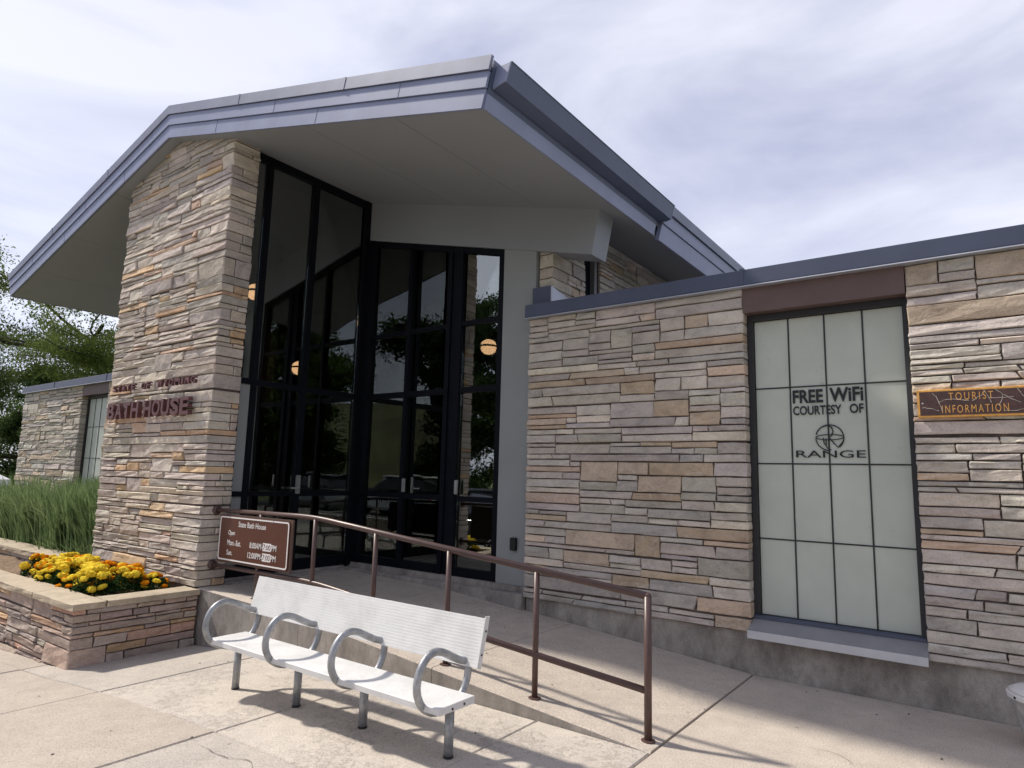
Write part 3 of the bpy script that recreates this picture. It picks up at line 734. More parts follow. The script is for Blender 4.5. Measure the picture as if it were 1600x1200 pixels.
# right and left eaves
th = math.atan(0.2565); c_, s_ = math.cos(th), math.sin(th)
def ev(x, o): return (x + o * s_, soffit_z(x) + o * c_)
for sgn in (1, -1):
    def mir(p): return p if sgn > 0 else [(2 * RC - a, b) for a, b in p]
    MB().prism(mir([ev(XR, -0.004), ev(XR + 0.022, -0.004), ev(XR + 0.022, 0.118), ev(XR, 0.118)]), 'y', YF - 0.002, 0.96).build('eave_board', 'fascia_metal', roof)
    MB().prism(mir([ev(XR, 0.122), ev(XR + 0.012, 0.122), ev(XR + 0.012, 0.36), ev(XR, 0.36)]), 'y', YF - 0.002, 1.0).build('eave_board', 'gutter_metal', roof)  # upper board in dark gutter colour, standing in for shade behind the gutter
    MB().prism(mir([ev(XR, -0.03), ev(XR + 0.05, -0.03), ev(XR + 0.05, 0.165), ev(XR, 0.165)]), 'y', 1.05, YBK).build('eave_board', 'fascia_metal', roof)
    MB().prism(mir([ev(XR, 0.172), ev(XR + 0.065, 0.172), ev(XR + 0.065, 0.30), ev(XR, 0.30)]), 'y', 1.05, YBK).build('eave_board', 'fascia_metal', roof)
    MB().prism(mir([ev(XR, 0.305), ev(XR + 0.09, 0.31), ev(XR + 0.09, 0.415), ev(XR - 0.1, 0.415)]), 'y', 1.0, YBK).build('roof_edge_cover', 'cover_metal', roof)
    ez = soffit_z(XR)
    gp = [(XR + 0.062, ez + 0.165), (XR + 0.185, ez + 0.190), (XR + 0.232, ez + 0.335), (XR + 0.242, ez + 0.345), (XR + 0.222, ez + 0.35), (XR + 0.175, ez + 0.205), (XR + 0.085, ez + 0.18), (XR + 0.085, ez + 0.36), (XR + 0.062, ez + 0.36)]
    g_ = MB().prism(mir(gp), 'y', YF + 0.05, 1.08).build('gutter', 'gutter_metal', roof)
    gq = [(XR + 0.064, ez + 0.167), (XR + 0.187, ez + 0.192), (XR + 0.234, ez + 0.335), (XR + 0.064, ez + 0.335)]
    MB().prism(mir(gq), 'y', YF + 0.04, YF + 0.052).build('gutter_end', 'fascia_metal', g_); MB().prism(mir(gq), 'y', 1.078, 1.09).build('gutter_end', 'fascia_metal', g_)
# little vent stub on the roof
mb = MB().tube([(0.2, -1.9, 5.0), (0.2, -1.9, 5.32)], 0.02, 8); mb.tube([(0.2, -1.9, 5.32), (0.27, -1.86, 5.27)], 0.018, 8)
mb.build('vent_stub', 'cover_metal', roof)
# side walls of the hall
SW = 0.16
for sgn in (1, -1):
    def mx_(x): return x if sgn > 0 else 2 * RC - x
    def bx2(mb, a, b, *r): a, b = sorted((mx_(a), mx_(b))); return mb.box(a, b, *r)
    sw = bx2(MB(), -0.08, SW - 0.024, 0.20, 0.90, 0.3, soffit_z(SW) + 0.03); bx2(sw, -0.08, SW - 0.024, 1.27, 8.3, 0.3, soffit_z(SW) + 0.03)
    sw = sw.build('side_wall', 'mortar', pav)
    wn = bx2(MB(), -0.02, 0.06, 0.905, 1.265, 0.3, soffit_z(SW) + 0.02).build('side_window', 'frame_black', pav)
    bx2(MB(), 0.062, 0.13, 1.19, 1.25, 3.4, 4.42).build('window_frame', 'sill_metal', wn)
    if sgn > 0:
        ms = Masonry(sw, PAL_WALL, 51, 0.8)
        zb = 3.5; Hh = soffit_z(SW) - zb
        ms.face((-0.03, 0.172, zb), (1, 0, 0), (0, -1, 0), [(0, z, 0.19, z2) for z, z2 in zip([0, .11, .25, .37, .5, .66, .8, .95], [.11, .25, .37, .5, .66, .8, .95, Hh])], wrapW=0.19, wrap=(0.72, 0.25, 0.55, 0.1))
        ms.face((SW, 1.27, zb), (0, 1, 0), (1, 0, 0), skyline(6.0, Hh, ms.rs, 1.15))
        ms.finish(300)
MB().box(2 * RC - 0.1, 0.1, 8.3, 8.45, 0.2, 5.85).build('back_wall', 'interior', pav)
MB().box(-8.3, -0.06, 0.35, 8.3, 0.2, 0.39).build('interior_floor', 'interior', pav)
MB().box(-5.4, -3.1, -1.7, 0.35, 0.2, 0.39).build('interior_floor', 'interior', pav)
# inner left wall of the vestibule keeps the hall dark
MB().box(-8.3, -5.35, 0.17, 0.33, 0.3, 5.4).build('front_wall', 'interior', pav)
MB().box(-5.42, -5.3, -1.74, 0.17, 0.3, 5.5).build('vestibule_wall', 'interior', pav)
# bulkhead beam over glass wall B
GY = 0.17; GX = -2.98
def bulk_b(x): return 4.935 - 0.2445 * (x + 3.02)
bk = MB(); xs = (GX + 0.06, -0.10)
pts = [(xs[0], bulk_b(xs[0])), (0.70, bulk_b(0.70)), (0.80, soffit_z(0.80) + 0.03), (xs[0], soffit_z(xs[0]) + 0.03)]
bk.prism(pts, 'y', 0.10, 0.42)
bk.build('bulkhead_beam', 'soffit_paint', pav)
# frames: glass wall B (faces front), glass wall A (faces right)
glz = MB()
fr_t = bulk_b
def frameB(x0, x1, z0, z1, y0=0.12, y1=0.22): return MB().box(x0, x1, y0, y1, z0, z1).build('mullion', 'frame_black', pav)
zb0 = 0.43
for (x0, x1) in ((-2.985, -2.82), (-2.12, -2.065), (-1.415, -1.345), (-1.25, -1.165), (-0.585, -0.505)):
    xm = (x0 + x1) / 2
    MB().prism([(x0, zb0), (x1, zb0), (x1, bulk_b(x1) + 0.02), (x0, bulk_b(x0) + 0.02)], 'y', 0.11 if x0 < -2.9 else 0.125, 0.225).build('mullion', 'frame_black', pav)
MB().box(-1.345, -1.25, 0.15, 0.21, zb0, bulk_b(-1.25)).build('mullion', 'frame_black', pav)
MB().prism([(-2.82, bulk_b(-2.82) - 0.075), (-0.585, bulk_b(-0.585) - 0.075), (-0.585, bulk_b(-0.585) + 0.01), (-2.82, bulk_b(-2.82) + 0.01)], 'y', 0.13, 0.22).build('head_rail', 'frame_black', pav)
baysB = ((-2.82, -2.12), (-2.065, -1.415), (-1.165, -0.585))
TR = [(zb0, 0.53), (1.30, 1.36), (2.61, 2.68), (3.455, 3.51)]
def wob(): return random.uniform(-0.0007, 0.0007)
random.seed(4)
for k, (a, b) in enumerate(baysB):
    for (z0, z1) in TR: MB().box(a, b, 0.135, 0.215, z0, z1).build('transom', 'frame_black', pav)
    for (z0, z1) in zip([t_[1] for t_ in TR], [t_[0] for t_ in TR[1:]] + [None]):
        zt0 = z1 if z1 else bulk_b(a) - 0.075; zt1 = z1 if z1 else bulk_b(b) - 0.075
        w0, w1, w2 = wob(), wob(), wob()
        p = [(a + 0.001, 0.172 + w0, z0 + 0.001), (b - 0.001, 0.172 + w1, z0 + 0.001), (b - 0.001, 0.172 + w2, zt1 - 0.001), (a + 0.001, 0.172 + w0 + w2 - w1, zt0 - 0.001)]
        MB().add(p + [(q[0], q[1] + 0.008, q[2]) for q in p], [(0, 1, 2, 3), (7, 6, 5, 4), (0, 4, 5, 1), (1, 5, 6, 2), (2, 6, 7, 3), (3, 7, 4, 0)]).build('pane', 'tinted_glass', pav)
for x in (-2.045, -1.155): MB().bbox(x, x + 0.04, 0.10, 0.124, 1.38, 1.55).build('door_lock', 'lock_metal', pav)
# grey panel between the glass and the right wing
gp_ = MB().box(-0.505, -0.04, 0.118, 0.24, 0.415, bulk_b(-0.505) + 0.02).build('infill_panel', 'panel_paint', pav)
mb = MB().bbox(-0.285, -0.215, 0.07, 0.118, 0.80, 0.94, 0.008); mb.build('door_stop_box', 'plastic_black', gp_)
# wall A
topA = soffit_z(GX) + 0.02
for (y0, y1) in ((-1.74, -1.69), (-1.55, -1.48), (-0.86, -0.78), (0.02, 0.105)):
    MB().box(GX - 0.06, GX + (0.05 if y0 > 0 else 0.04), y0, y1, zb0 - 0.03, topA).build('mullion', 'frame_black', pav)
MB().box(GX - 0.05, GX + 0.035, -1.69, 0.02, topA - 0.12, topA - 0.02).build('head_rail', 'frame_black', pav)
baysA = ((-1.69, -1.55), (-1.48, -0.86), (-0.78, 0.02))
for k, (a, b) in enumerate(baysA):
    for (z0, z1) in TR[:3]:
        MB().box(GX - 0.045, GX + 0.035, a, b, z0 - (0.03 if z0 < 0.5 else 0), z1).build('transom', 'frame_black', pav)
    for (z0, z1) in ((0.53, 1.30), (1.36, 2.61), (2.68, topA - 0.12)):
        if k == 0 and z1 < 3:
            MB().box(GX - 0.02, GX + 0.01, a, b, z0, z1).build('infill_panel', 'panel_paint', pav); continue
        w0, w1 = wob(), wob()
        p = [(GX + w0, a + 0.001, z0 + 0.001), (GX + w1, b - 0.001, z0 + 0.001), (GX + w1, b - 0.001, z1 - 0.001), (GX + w0, a + 0.001, z1 - 0.001)]
        MB().add(p + [(q[0] - 0.008, q[1], q[2]) for q in p], [(0, 1, 2, 3), (7, 6, 5, 4), (0, 4, 5, 1), (1, 5, 6, 2), (2, 6, 7, 3), (3, 7, 4, 0)]).build('pane', 'tinted_glass', pav)
lk = MB().bbox(GX + 0.04, GX + 0.06, -0.85, -0.79, 1.33, 1.56).build('door_lock', 'lock_metal', pav)
MB().tube([(GX + 0.09, -0.82, 1.40), (GX + 0.09, -0.94, 1.40)], 0.012, 8).build('door_handle', 'lock_metal', pav)
# threshold kerbs
kb = MB().prism([(-2.90, -0.02), (-2.90, -0.02)] and [(-0.035, 0.2), (-0.035, 0.36), (-0.02, 0.37), (0.09, 0.375), (0.09, 0.43), (0.3, 0.43), (0.3, 0.2)], 'x', -3.0, -0.037)
kb.build('threshold_kerb', 'concrete_wall', pav)
MB().prism([(-2.80, 0.2), (-2.80, 0.362), (-2.815, 0.372), (-2.90, 0.377), (-2.90, 0.40), (-3.05, 0.40), (-3.05, 0.2)], 'y', -1.735, -0.037).build('threshold_kerb', 'concrete_wall', pav)
# metal flashing box where the hall meets the wing roof
fb = MB().box(-0.025, 0.215, 0.035, 0.16, 3.53, 3.735).build('roof_flashing', 'parapet_metal', pav)
MB().prism([(0.04, 3.535), (0.95, 3.50), (0.95, 3.56), (0.04, 3.725)], 'x', 0.2165, 0.235).build('flashing_lit_side', 'drip_metal', fb)  # lit right side of the box, its light painted in with paler metal

# ---------------------------------------------------------------- pendant lamps in the hall
def pendant(x, y, z, label):
    t = empty('pendant_lamp', (x, y, z - 0.11), label, 'lamp', 'amber pendant lamps inside the glass hall')
    k = 11
    up = MB().lathe([(0.118 * math.cos(a), 0.012 + 0.095 * math.sin(a)) for a in [i / k * math.pi / 2 * 0.96 for i in range(k + 1)]], (x, y, z), 24).build('upper_shade', 'lamp_glow', t, True)
    lo = MB().lathe([(0.118 * math.cos(a) ** 0.8, -0.012 - 0.105 * math.sin(a)) for a in [(k - i) / k * math.pi / 2 * 0.96 for i in range(k + 1)]], (x, y, z), 24).build('lower_shade', 'lamp_glow', t, True)
    MB().lathe([(0.135, -0.013), (0.14, 0), (0.135, 0.013), (0.10, 0.013), (0.10, -0.013)], (x, y, z), 24).build('ring', 'frame_black', t)
    MB().tube([(x, y, z + 0.1), (x, y, soffit_z(x))], 0.006, 6).build('cord', 'frame_black', t)
pendant(-1.81, 1.5, 3.50, 'amber pendant lamp behind the right-hand bay of glass')
pendant(-4.0, -0.95, 4.05, 'amber pendant lamp at the edge of the stone pillar, highest of the lamps')
pendant(-5.0, 0.55, 3.29, 'dim amber pendant lamp deep behind the side glass, lowest of the lamps')

# ================================================================== PLANTER
PLX, PLY, PLZ = -2.80, -3.22, 0.352
pl = empty('planter', (-5.5, -2.75, -0.3), 'low stone planter with buff cap stones, full of yellow and orange marigolds', 'planter')
zb = -0.42; capz = PLZ - 0.062
wl = MB().box(-9.0, PLX - 0.024, PLY + 0.026, PLY + 0.28, -0.7, capz); wl.box(PLX - 0.28, PLX - 0.024, PLY + 0.28, PY0 + 0.02, -0.5, capz)
wl = wl.build('wall', 'mortar', pl)
ms = Masonry(wl, PAL_PLANTER, 71, 1.25)
def grid_rows(W, H, rs):
    return skyline(W, H, rs, 0.95)
rr = grid_rows(3.6, capz - zb, ms.rs)
ms.face((PLX - 3.6, PLY, zb), (1, 0, 0), (0, -1, 0), rr, wrapW=3.6, wrap=(PY0 - PLY, 0.10, 0.34, 0.08))
ms.finish(300)
def cap(x0, x1, y0, y1, seed, z0=capz, z1=PLZ, parent=pl):
    rs = random.Random(seed); mb = MB(); g = 0.004; nx, ny = 7, 4
    x0 += g; x1 -= g; y0 += g; y1 -= g
    V = []
    for j in range(ny + 1):
        for i in range(nx + 1):
            e = i in (0, nx) or j in (0, ny)
            V.append((lerp(x0, x1, i / nx) + rs.uniform(-0.004, 0.004), lerp(y0, y1, j / ny) + (rs.uniform(-0.006, 0.008) if e else 0), z1 - (0.006 if e else 0) + rs.uniform(-0.0015, 0.0015)))
    F = [(j * (nx + 1) + i, j * (nx + 1) + i + 1, (j + 1) * (nx + 1) + i + 1, (j + 1) * (nx + 1) + i) for j in range(ny) for i in range(nx)]
    ring = list(range(nx + 1)) + [j * (nx + 1) + nx for j in range(1, ny + 1)] + [ny * (nx + 1) + i for i in range(nx - 1, -1, -1)] + [j * (nx + 1) for j in range(ny - 1, 0, -1)]
    lev = [ring]
    for dz in (0.035, 1):
        o = len(V)
        for r_ in ring:
            x, y, z = V[r_]; V.append((x + rs.uniform(-0.005, 0.005), y + rs.uniform(-0.006, 0.006), z1 - 0.03 if dz < 1 else z0))
        lev.append(list(range(o, o + len(ring))))
    k = len(ring)
    for A, B in zip(lev, lev[1:]): F += [(A[(i + 1) % k], A[i], B[i], B[(i + 1) % k]) for i in range(k)]
    F.append(tuple(lev[-1]))
    mb.add(V, F); return mb.build('cap_stone', 'cap_stone', parent)
ov = 0.045
cap(-3.72, PLX + ov, PLY - ov, PLY + 0.26, 1); cap(-4.75, -3.72, PLY - ov, PLY + 0.26, 2); cap(-6.1, -4.75, PLY - ov, PLY + 0.25, 3); cap(-7.6, -6.1, PLY - ov, PLY + 0.26, 4)
cap(PLX - 0.26, PLX + ov, PLY + 0.26, PY0 - 0.004, 5)
# soil, with chips
mb = MB(); rs = np.random.default_rng(8); nx, ny = 60, 14
for j in range(ny + 1):
    for i in range(nx + 1): mb.v.append((lerp(-8.9, PLX - 0.25, i / nx), lerp(PLY + 0.2, PY0 + 0.02, j / ny), 0.285 + 0.02 * math.sin(i * 0.7) * math.cos(j) + rs.normal(0, 0.006)))
for j in range(ny):
    for i in range(nx): mb.f.append((j * (nx + 1) + i, j * (nx + 1) + i + 1, (j + 1) * (nx + 1) + i + 1, (j + 1) * (nx + 1) + i)); mb.mi.append(0)
mb.build('soil', 'soil', pl)
mb = MB()
for k in range(420):
    x, y, s = rs.uniform(-5.6, PLX - 0.29), rs.uniform(PLY + 0.3, PY0 - 0.03), rs.uniform(0.008, 0.03)
    a = rs.uniform(0, 6.28); c2, s2 = math.cos(a) * s, math.sin(a) * s; h = s * rs.uniform(0.3, 0.7); z = 0.295
    mb.add([(x + c2, y + s2, z), (x - s2 * .6, y + c2 * .6, z), (x - c2, y - s2, z), (x + s2 * .6, y - c2 * .6, z), (x, y, z + h)], [(0, 1, 4), (1, 2, 4), (2, 3, 4), (3, 0, 4)])
tag(mb.build('wood_chips', 'chip', pl), kind='stuff')
# rear retaining wall of the upper bed
rw = empty('retaining_wall', (-7.5, -2.3, 0), 'low stone retaining wall at left edge, behind the marigold planter and below the tall grass', 'wall')
wl = MB().box(-10.5, -5.47, -2.28, -2.05, -0.6, 0.36).build('wall', 'mortar', rw)
ms = Masonry(wl, PAL_WALL, 81, 1.2); ms.face((-9.2, -2.30, 0.1), (1, 0, 0), (0, -1, 0), skyline(3.7, 0.26, ms.rs, 0.95)); ms.finish(300)
for k, (a, b) in enumerate(((-6.35, -5.5), (-7.5, -6.35), (-8.5, -7.5), (-9.6, -8.5))): cap(a, b, -2.36, -2.03, 20 + k, 0.36, 0.43, rw)
mb = MB().box(-10.5, -5.5, -2.05, 0.0, -0.6, 0.33); mb.build('bed_soil', 'soil', rw)

# ---------------------------------------------------------------- marigolds
def leaf_cloud(pts, size, rs_, name, mat, parent, aspect=0.5, upbias=0.3, tri=False):
    n = len(pts); d = rs_.normal(size=(n, 3)); d /= np.linalg.norm(d, axis=1)[:, None]
    nn = rs_.normal(size=(n, 3)); nn[:, 2] += upbias * 3; s1 = np.cross(d, nn); s1 /= np.linalg.norm(s1, axis=1)[:, None]
    L = (size * rs_.uniform(0.6, 1.3, n))[:, None]; W = L * aspect
    P = np.stack([pts - d * L * .5, pts + s1 * W * .5, pts + d * L * .5, pts - s1 * W * .5], 1).reshape(-1, 3)
    me = bpy.data.meshes.new(name); me.vertices.add(4 * n); me.vertices.foreach_set('co', P.ravel())
    me.loops.add(4 * n); me.loops.foreach_set('vertex_index', np.arange(4 * n)); me.polygons.add(n); me.polygons.foreach_set('loop_start', np.arange(n) * 4)
    me.materials.append(MAT[mat]); me.update(calc_edges=True); me.validate()
    o = bpy.data.objects.new(name, me); col.objects.link(o)
    if parent is not None: child(o, parent)
    return o
def pom(mat):
    mb = MB(); seg, rows = 14, 7; rs_ = random.Random(2)
    for j in range(rows + 1):
        ph = j / rows * math.pi
        for i in range(seg):
            r = math.sin(ph) * (1 + (0.16 if (i + j) % 2 else -0.12)) * rs_.uniform(0.93, 1.07); t = 2 * math.pi * (i + 0.5 * (j % 2)) / seg
            mb.v.append((r * math.cos(t), r * math.sin(t), 0.68 * math.cos(ph) * (1 + rs_.uniform(-0.06, 0.06))))
    for j in range(rows):
        for i in range(seg): mb.f.append((j * seg + i, (j + 1) * seg + i, (j + 1) * seg + (i + 1) % seg, j * seg + (i + 1) % seg)); mb.mi.append(0)
    return mb.mesh('flower', mat)
POM = {'y': pom('petal_yellow'), 'o': pom('petal_orange')}
mr = random.Random(17); mrn = np.random.default_rng(17)
beds = [(-3.28, -2.50, 0.16, 'y', 'marigold with round yellow blooms nearest the pillar, at the right end of the planter'),
        (-3.38, -2.80, 0.17, 'y', 'tall yellow marigold at the front right of the planter'),
        (-3.55, -2.36, 0.15, 'o', 'orange marigold at the foot of the stone pillar'),
        (-3.78, -2.62, 0.17, 'y', 'full yellow marigold in the middle of the planter'),
        (-3.80, -2.86, 0.10, 'o', 'small low orange marigold right behind the front cap stones'),
        (-4.10, -2.38, 0.15, 'o', 'orange and yellow marigold behind the middle of the planter'),
        (-4.22, -2.78, 0.17, 'y', 'broad yellow marigold at the front centre of the planter'),
        (-4.55, -2.50, 0.17, 'y', 'bright yellow marigold left of the planter centre'),
        (-4.80, -2.80, 0.12, 'o', 'orange marigold at the front left of the planter'),
        (-4.95, -2.42, 0.15, 'o', 'mixed orange marigold at the back left of the planter'),
        (-5.35, -2.72, 0.17, 'y', 'leftmost yellow marigold with dark foliage beside the cap stones'),
        (-5.45, -2.38, 0.15, 'y', 'rear left yellow marigold near the retaining wall'),
        (-3.12, -2.28, 0.12, 'o', 'small orange marigold tucked against the pillar corner'),
        (-3.60, -2.74, 0.15, 'y', 'yellow marigold just behind the tall front right one'),
        (-4.00, -2.62, 0.16, 'y', 'yellow marigold between the broad and the full ones'),
        (-4.35, -2.60, 0.15, 'y', 'dense yellow marigold behind the broad front centre one'),
        (-4.72, -2.64, 0.15, 'y', 'yellow marigold behind the front left orange one'),
        (-5.08, -2.66, 0.15, 'y', 'yellow marigold beside the leftmost one'),
        (-4.45, -2.88, 0.12, 'y', 'low yellow marigold leaning over the front cap stones')]
beds = [(-3.42 + (x + 3.28) * 0.84, y, r * 1.08, c, l) for x, y, r, c, l in beds]
for (x, y, r, c, lab) in beds:
    t = empty('marigold', (x, y, 0.28), lab, 'flower', 'marigolds in the planter')
    n = 900; th_ = mrn.uniform(0, 6.28, n); ph = np.arccos(mrn.uniform(0, 1, n)); rad = mrn.uniform(0.5, 1.0, n) ** 0.5
    pts = np.stack([x + r * 1.15 * rad * np.sin(ph) * np.cos(th_), y + r * 1.15 * rad * np.sin(ph) * np.sin(th_), 0.28 + r * 1.3 * rad * np.cos(ph)], 1)
    leaf_cloud(pts, 0.05, mrn, 'foliage', 'marigold_leaf', t, 0.3)
    nf = int(7 + r * 75)
    for k in range(nf):
        a, e = mr.uniform(0, 6.28), mr.uniform(0.25, 1.5); s = mr.uniform(0.034, 0.058) * (0.75 if r < 0.13 else 1)
        cc = (c if c == 'y' or mr.random() < 0.7 else 'y') if mr.random() < 0.88 else ('o' if c == 'y' else 'y')
        o = bpy.data.objects.new('flower', POM[cc]); col.objects.link(o)
        o.location = (x + r * 1.12 * math.cos(e) * math.cos(a), y + r * 1.12 * math.cos(e) * math.sin(a), 0.29 + r * 1.4 * math.sin(e))
        o.rotation_euler = (mr.uniform(-0.5, 0.5), mr.uniform(-0.5, 0.5), a); o.scale = (s, s, s * mr.uniform(0.8, 1))
        o.parent = t; o.matrix_parent_inverse = world_of(t).inverted()

# ---------------------------------------------------------------- tall ornamental grass
def grass_blades(n, xr, yr, z, hr, seed, lean=0.5, wd=0.015):
    r = np.random.default_rng(seed); V = []; F = []
    cl = [(r.uniform(*xr), r.uniform(*yr)) for _ in range(46)]
    for k in range(n):
        cx, cy = cl[r.integers(len(cl))]; a = r.uniform(0, 6.28); rad = abs(r.normal(0, 0.13)); x, y = cx + rad * math.cos(a), min(cy + rad * math.sin(a), -0.12)
        h = r.uniform(*hr); ln = lean * h * r.uniform(0.15, 1.0) * (0.5 + rad * 3); a2 = a + r.normal(0, 0.5); w_ = wd * r.uniform(0.6, 1.3); px, py = -math.sin(a2 + r.normal(0, .6)), math.cos(a2)
        o = len(V); m_ = 5
        for i in range(m_ + 1):
            t = i / m_; q = t ** 2.2; zz = z + h * (t - 0.25 * ln / h * t ** 3); xx, yy = x + math.cos(a2) * ln * q, y + math.sin(a2) * ln * q; ww = w_ * (1 - t ** 1.6) + 0.0008
            V += [(xx - px * ww, yy - py * ww, zz), (xx + px * ww, yy + py * ww, zz)]
        F += [(o + 2 * i, o + 2 * i + 1, o + 2 * i + 3, o + 2 * i + 2) for i in range(m_)]
    return V, F
V, F = grass_blades(9500, (-10.2, -5.75), (-1.9, -0.35), 0.3, (0.55, 1.22), 9, 0.6)
mb = MB(); mb.v, mb.f, mb.mi = V, F, [0] * len(F)
V2, F2 = grass_blades(1300, (-10.2, -5.75), (-1.9, -0.35), 0.5, (0.4, 0.95), 10, 1.3, 0.006)
mb.add(V2, F2, 1)
tag(mb.build('tall_grass', ['grass_blade', 'grass_seed']), 'dense tall ornamental grass left of the stone pillar', 'grass', kind='stuff')
V, F = grass_blades(1500, (-7.6, -5.6), (-2.0, -1.6), 0.3, (0.15, 0.4), 12, 1.2, 0.008)
mb = MB(); mb.v, mb.f, mb.mi = V, F, [0] * len(F)
tag(mb.build('low_grass', ['grass_blade']), 'short arching grass along the front of the tall grass bed', 'grass', kind='stuff')

# ================================================================== RAILING
YR = -1.90
rail = empty('handrail', (0, YR, 0.2), 'brown painted pipe handrail with posts along the ramp edge', 'railing')
def arc_pts(a, b, c, r, n=6):      # rounded corner at b
    a, b, c = Vector(a), Vector(b), Vector(c); d1 = (a - b).normalized(); d2 = (c - b).normalized()
    p, q = b + d1 * r, b + d2 * r
    return [p.lerp(b, t).lerp(b.lerp(q, t), t) for t in [i / n for i in range(n + 1)]]
top = [(-2.86, YR, 1.163)] + arc_pts((-2.86, YR, 1.163), (-1.14, YR, 1.178), (2.255, YR, 0.875), 0.25) + [(2.255, YR, 0.875)]
MB().tube(top, 0.024, 14).build('top_rail', 'rail_brown', rail, True)
mid = [(-2.86, YR, 0.578)] + arc_pts((-2.86, YR, 0.578), (-1.14, YR, 0.588), (2.255, YR, 0.302), 0.25) + [(2.255, YR, 0.302)]
MB().tube(mid, 0.022, 14).build('middle_rail', 'rail_brown', rail, True)
for x in (2.255, 1.405, 0.57, -0.28, -1.12, -2.0):
    zt = 0.875 + (2.255 - x) * 0.0892 if x > -1.14 else 1.175
    zt = min(zt, 1.175)
    p = MB().tube([(x, YR, ramp_z(x) - 0.02), (x, YR, zt - (0.0 if x > 2 else 0.0))], 0.0245 if x > 2 else 0.021, 14).build('post', 'rail_brown', rail, True)
    MB().lathe([(0.045, 0), (0.045, 0.006), (0.026, 0.010)], (x, YR, ramp_z(x) - 0.001), 14).build('base_plate', 'rail_brown', p)
# end elbow cap
k = MB(); k.lathe([(0.0246 * math.cos(a), 0.0246 * math.sin(a)) for a in [-1.5, -1, -0.5, 0, 0.5, 1, 1.5]], (2.255, YR, 0.875), 14); k.build('elbow', 'rail_brown', rail, True)
for z in (1.163, 0.578): 
    f = MB(); f.tube([(-2.868, YR, z), (-2.83, YR, z)], 0.05, 14); f.build('wall_flange', 'rail_brown', rail, True)

# opening hours sign hung on the rails
hs = empty('hours_sign', (-2.055, -1.955, 0.66), 'brown opening-hours sign with white border, hung on the handrail beside the pillar', 'sign')
tl = Matrix.Translation((-2.055, 0, 0.9)) @ Matrix.Rotation(R(-0.6), 4, 'Y') @ Matrix.Translation((2.055, 0, -0.9))
def rr_poly(x0, x1, z0, z1, r, n=5):
    p = []
    for cx, cz, a0 in ((x1 - r, z1 - r, 0), (x0 + r, z1 - r, 90), (x0 + r, z0 + r, 180), (x1 - r, z0 + r, 270)):
        p += [(cx + r * math.cos(R(a0 + 90 * i / n)), cz + r * math.sin(R(a0 + 90 * i / n))) for i in range(n + 1)]
    return p
SX0, SX1, SZ0, SZ1 = -2.665, -1.435, 0.655, 1.120
bd = MB().prism([(-2.68, 0.635), (-1.40, 0.635), (-1.40, 1.135), (-2.68, 1.135)], 'y', -1.945, -1.928).build('backing_board', 'sign_back', hs)
fc = MB().prism(rr_poly(SX0, SX1, SZ0, SZ1, 0.03), 'y', -1.957, -1.9455).build('face', 'sign_brown', hs)
A = rr_poly(SX0 + 0.008, SX1 - 0.008, SZ0 + 0.008, SZ1 - 0.008, 0.03); B = rr_poly(SX0 + 0.022, SX1 - 0.022, SZ0 + 0.022, SZ1 - 0.022, 0.022)
mb = MB(); n = len(A); yb = -1.9585
mb.add([(a, yb, b) for a, b in A] + [(a, yb, b) for a, b in B] + [(a, yb + .0014, b) for a, b in A] + [(a, yb + .0014, b) for a, b in B],
       [(i, (i + 1) % n, n + (i + 1) % n, n + i) for i in range(n)] + [(2 * n + i, i, (i + 1) % n, 2 * n + (i + 1) % n)[::-1] for i in range(n)] + [(3 * n + i, n + i, n + (i + 1) % n, 3 * n + (i + 1) % n) for i in range(n)])
mb.build('border', 'sign_white', hs)
def sx(u): return lerp(SX0, SX1, u)
def sz(v): return lerp(SZ1, SZ0, v)
for body, u0, u1, v0, v1 in (('State Bath House', 0.29, 0.685, 0.105, 0.225), ('Open', 0.145, 0.245, 0.315, 0.45), ('Mon.-Sat.', 0.14, 0.345, 0.525, 0.645), ('Sun.', 0.14, 0.225, 0.745, 0.86),
                             ('8:00AM-', 0.475, 0.655, 0.52, 0.645), ('PM', 0.775, 0.845, 0.52, 0.645), ('12:00PM-', 0.455, 0.655, 0.735, 0.86), ('PM', 0.775, 0.845, 0.735, 0.86)):
    text_obj('lettering', body, sx(u0), sx(u1), sz(v1), sz(v0), -1.9572, 0.0015, 'sign_white', hs, 0.004)
for v0, v1, body in ((0.50, 0.665, '7:00'), (0.715, 0.88, '7:00')):      # patched hours: white stickers with brown figures
    st = MB().box(sx(0.66), sx(0.772), -1.9582, -1.957, sz(v1), sz(v0)).build('sticker', 'sign_white', hs)
    text_obj('lettering', body, sx(0.667), sx(0.766), sz(v1 - 0.025), sz(v0 + 0.025), -1.9584, 0.0008, 'sign_brown', st, 0.0)
for x in (-2.47, -1.70): MB().tube([(x, -1.90, 1.165), (x, -1.935, 1.12), (x, -1.962, 1.105)], 0.004, 6).build('wire_tie', 'plastic_black', hs)

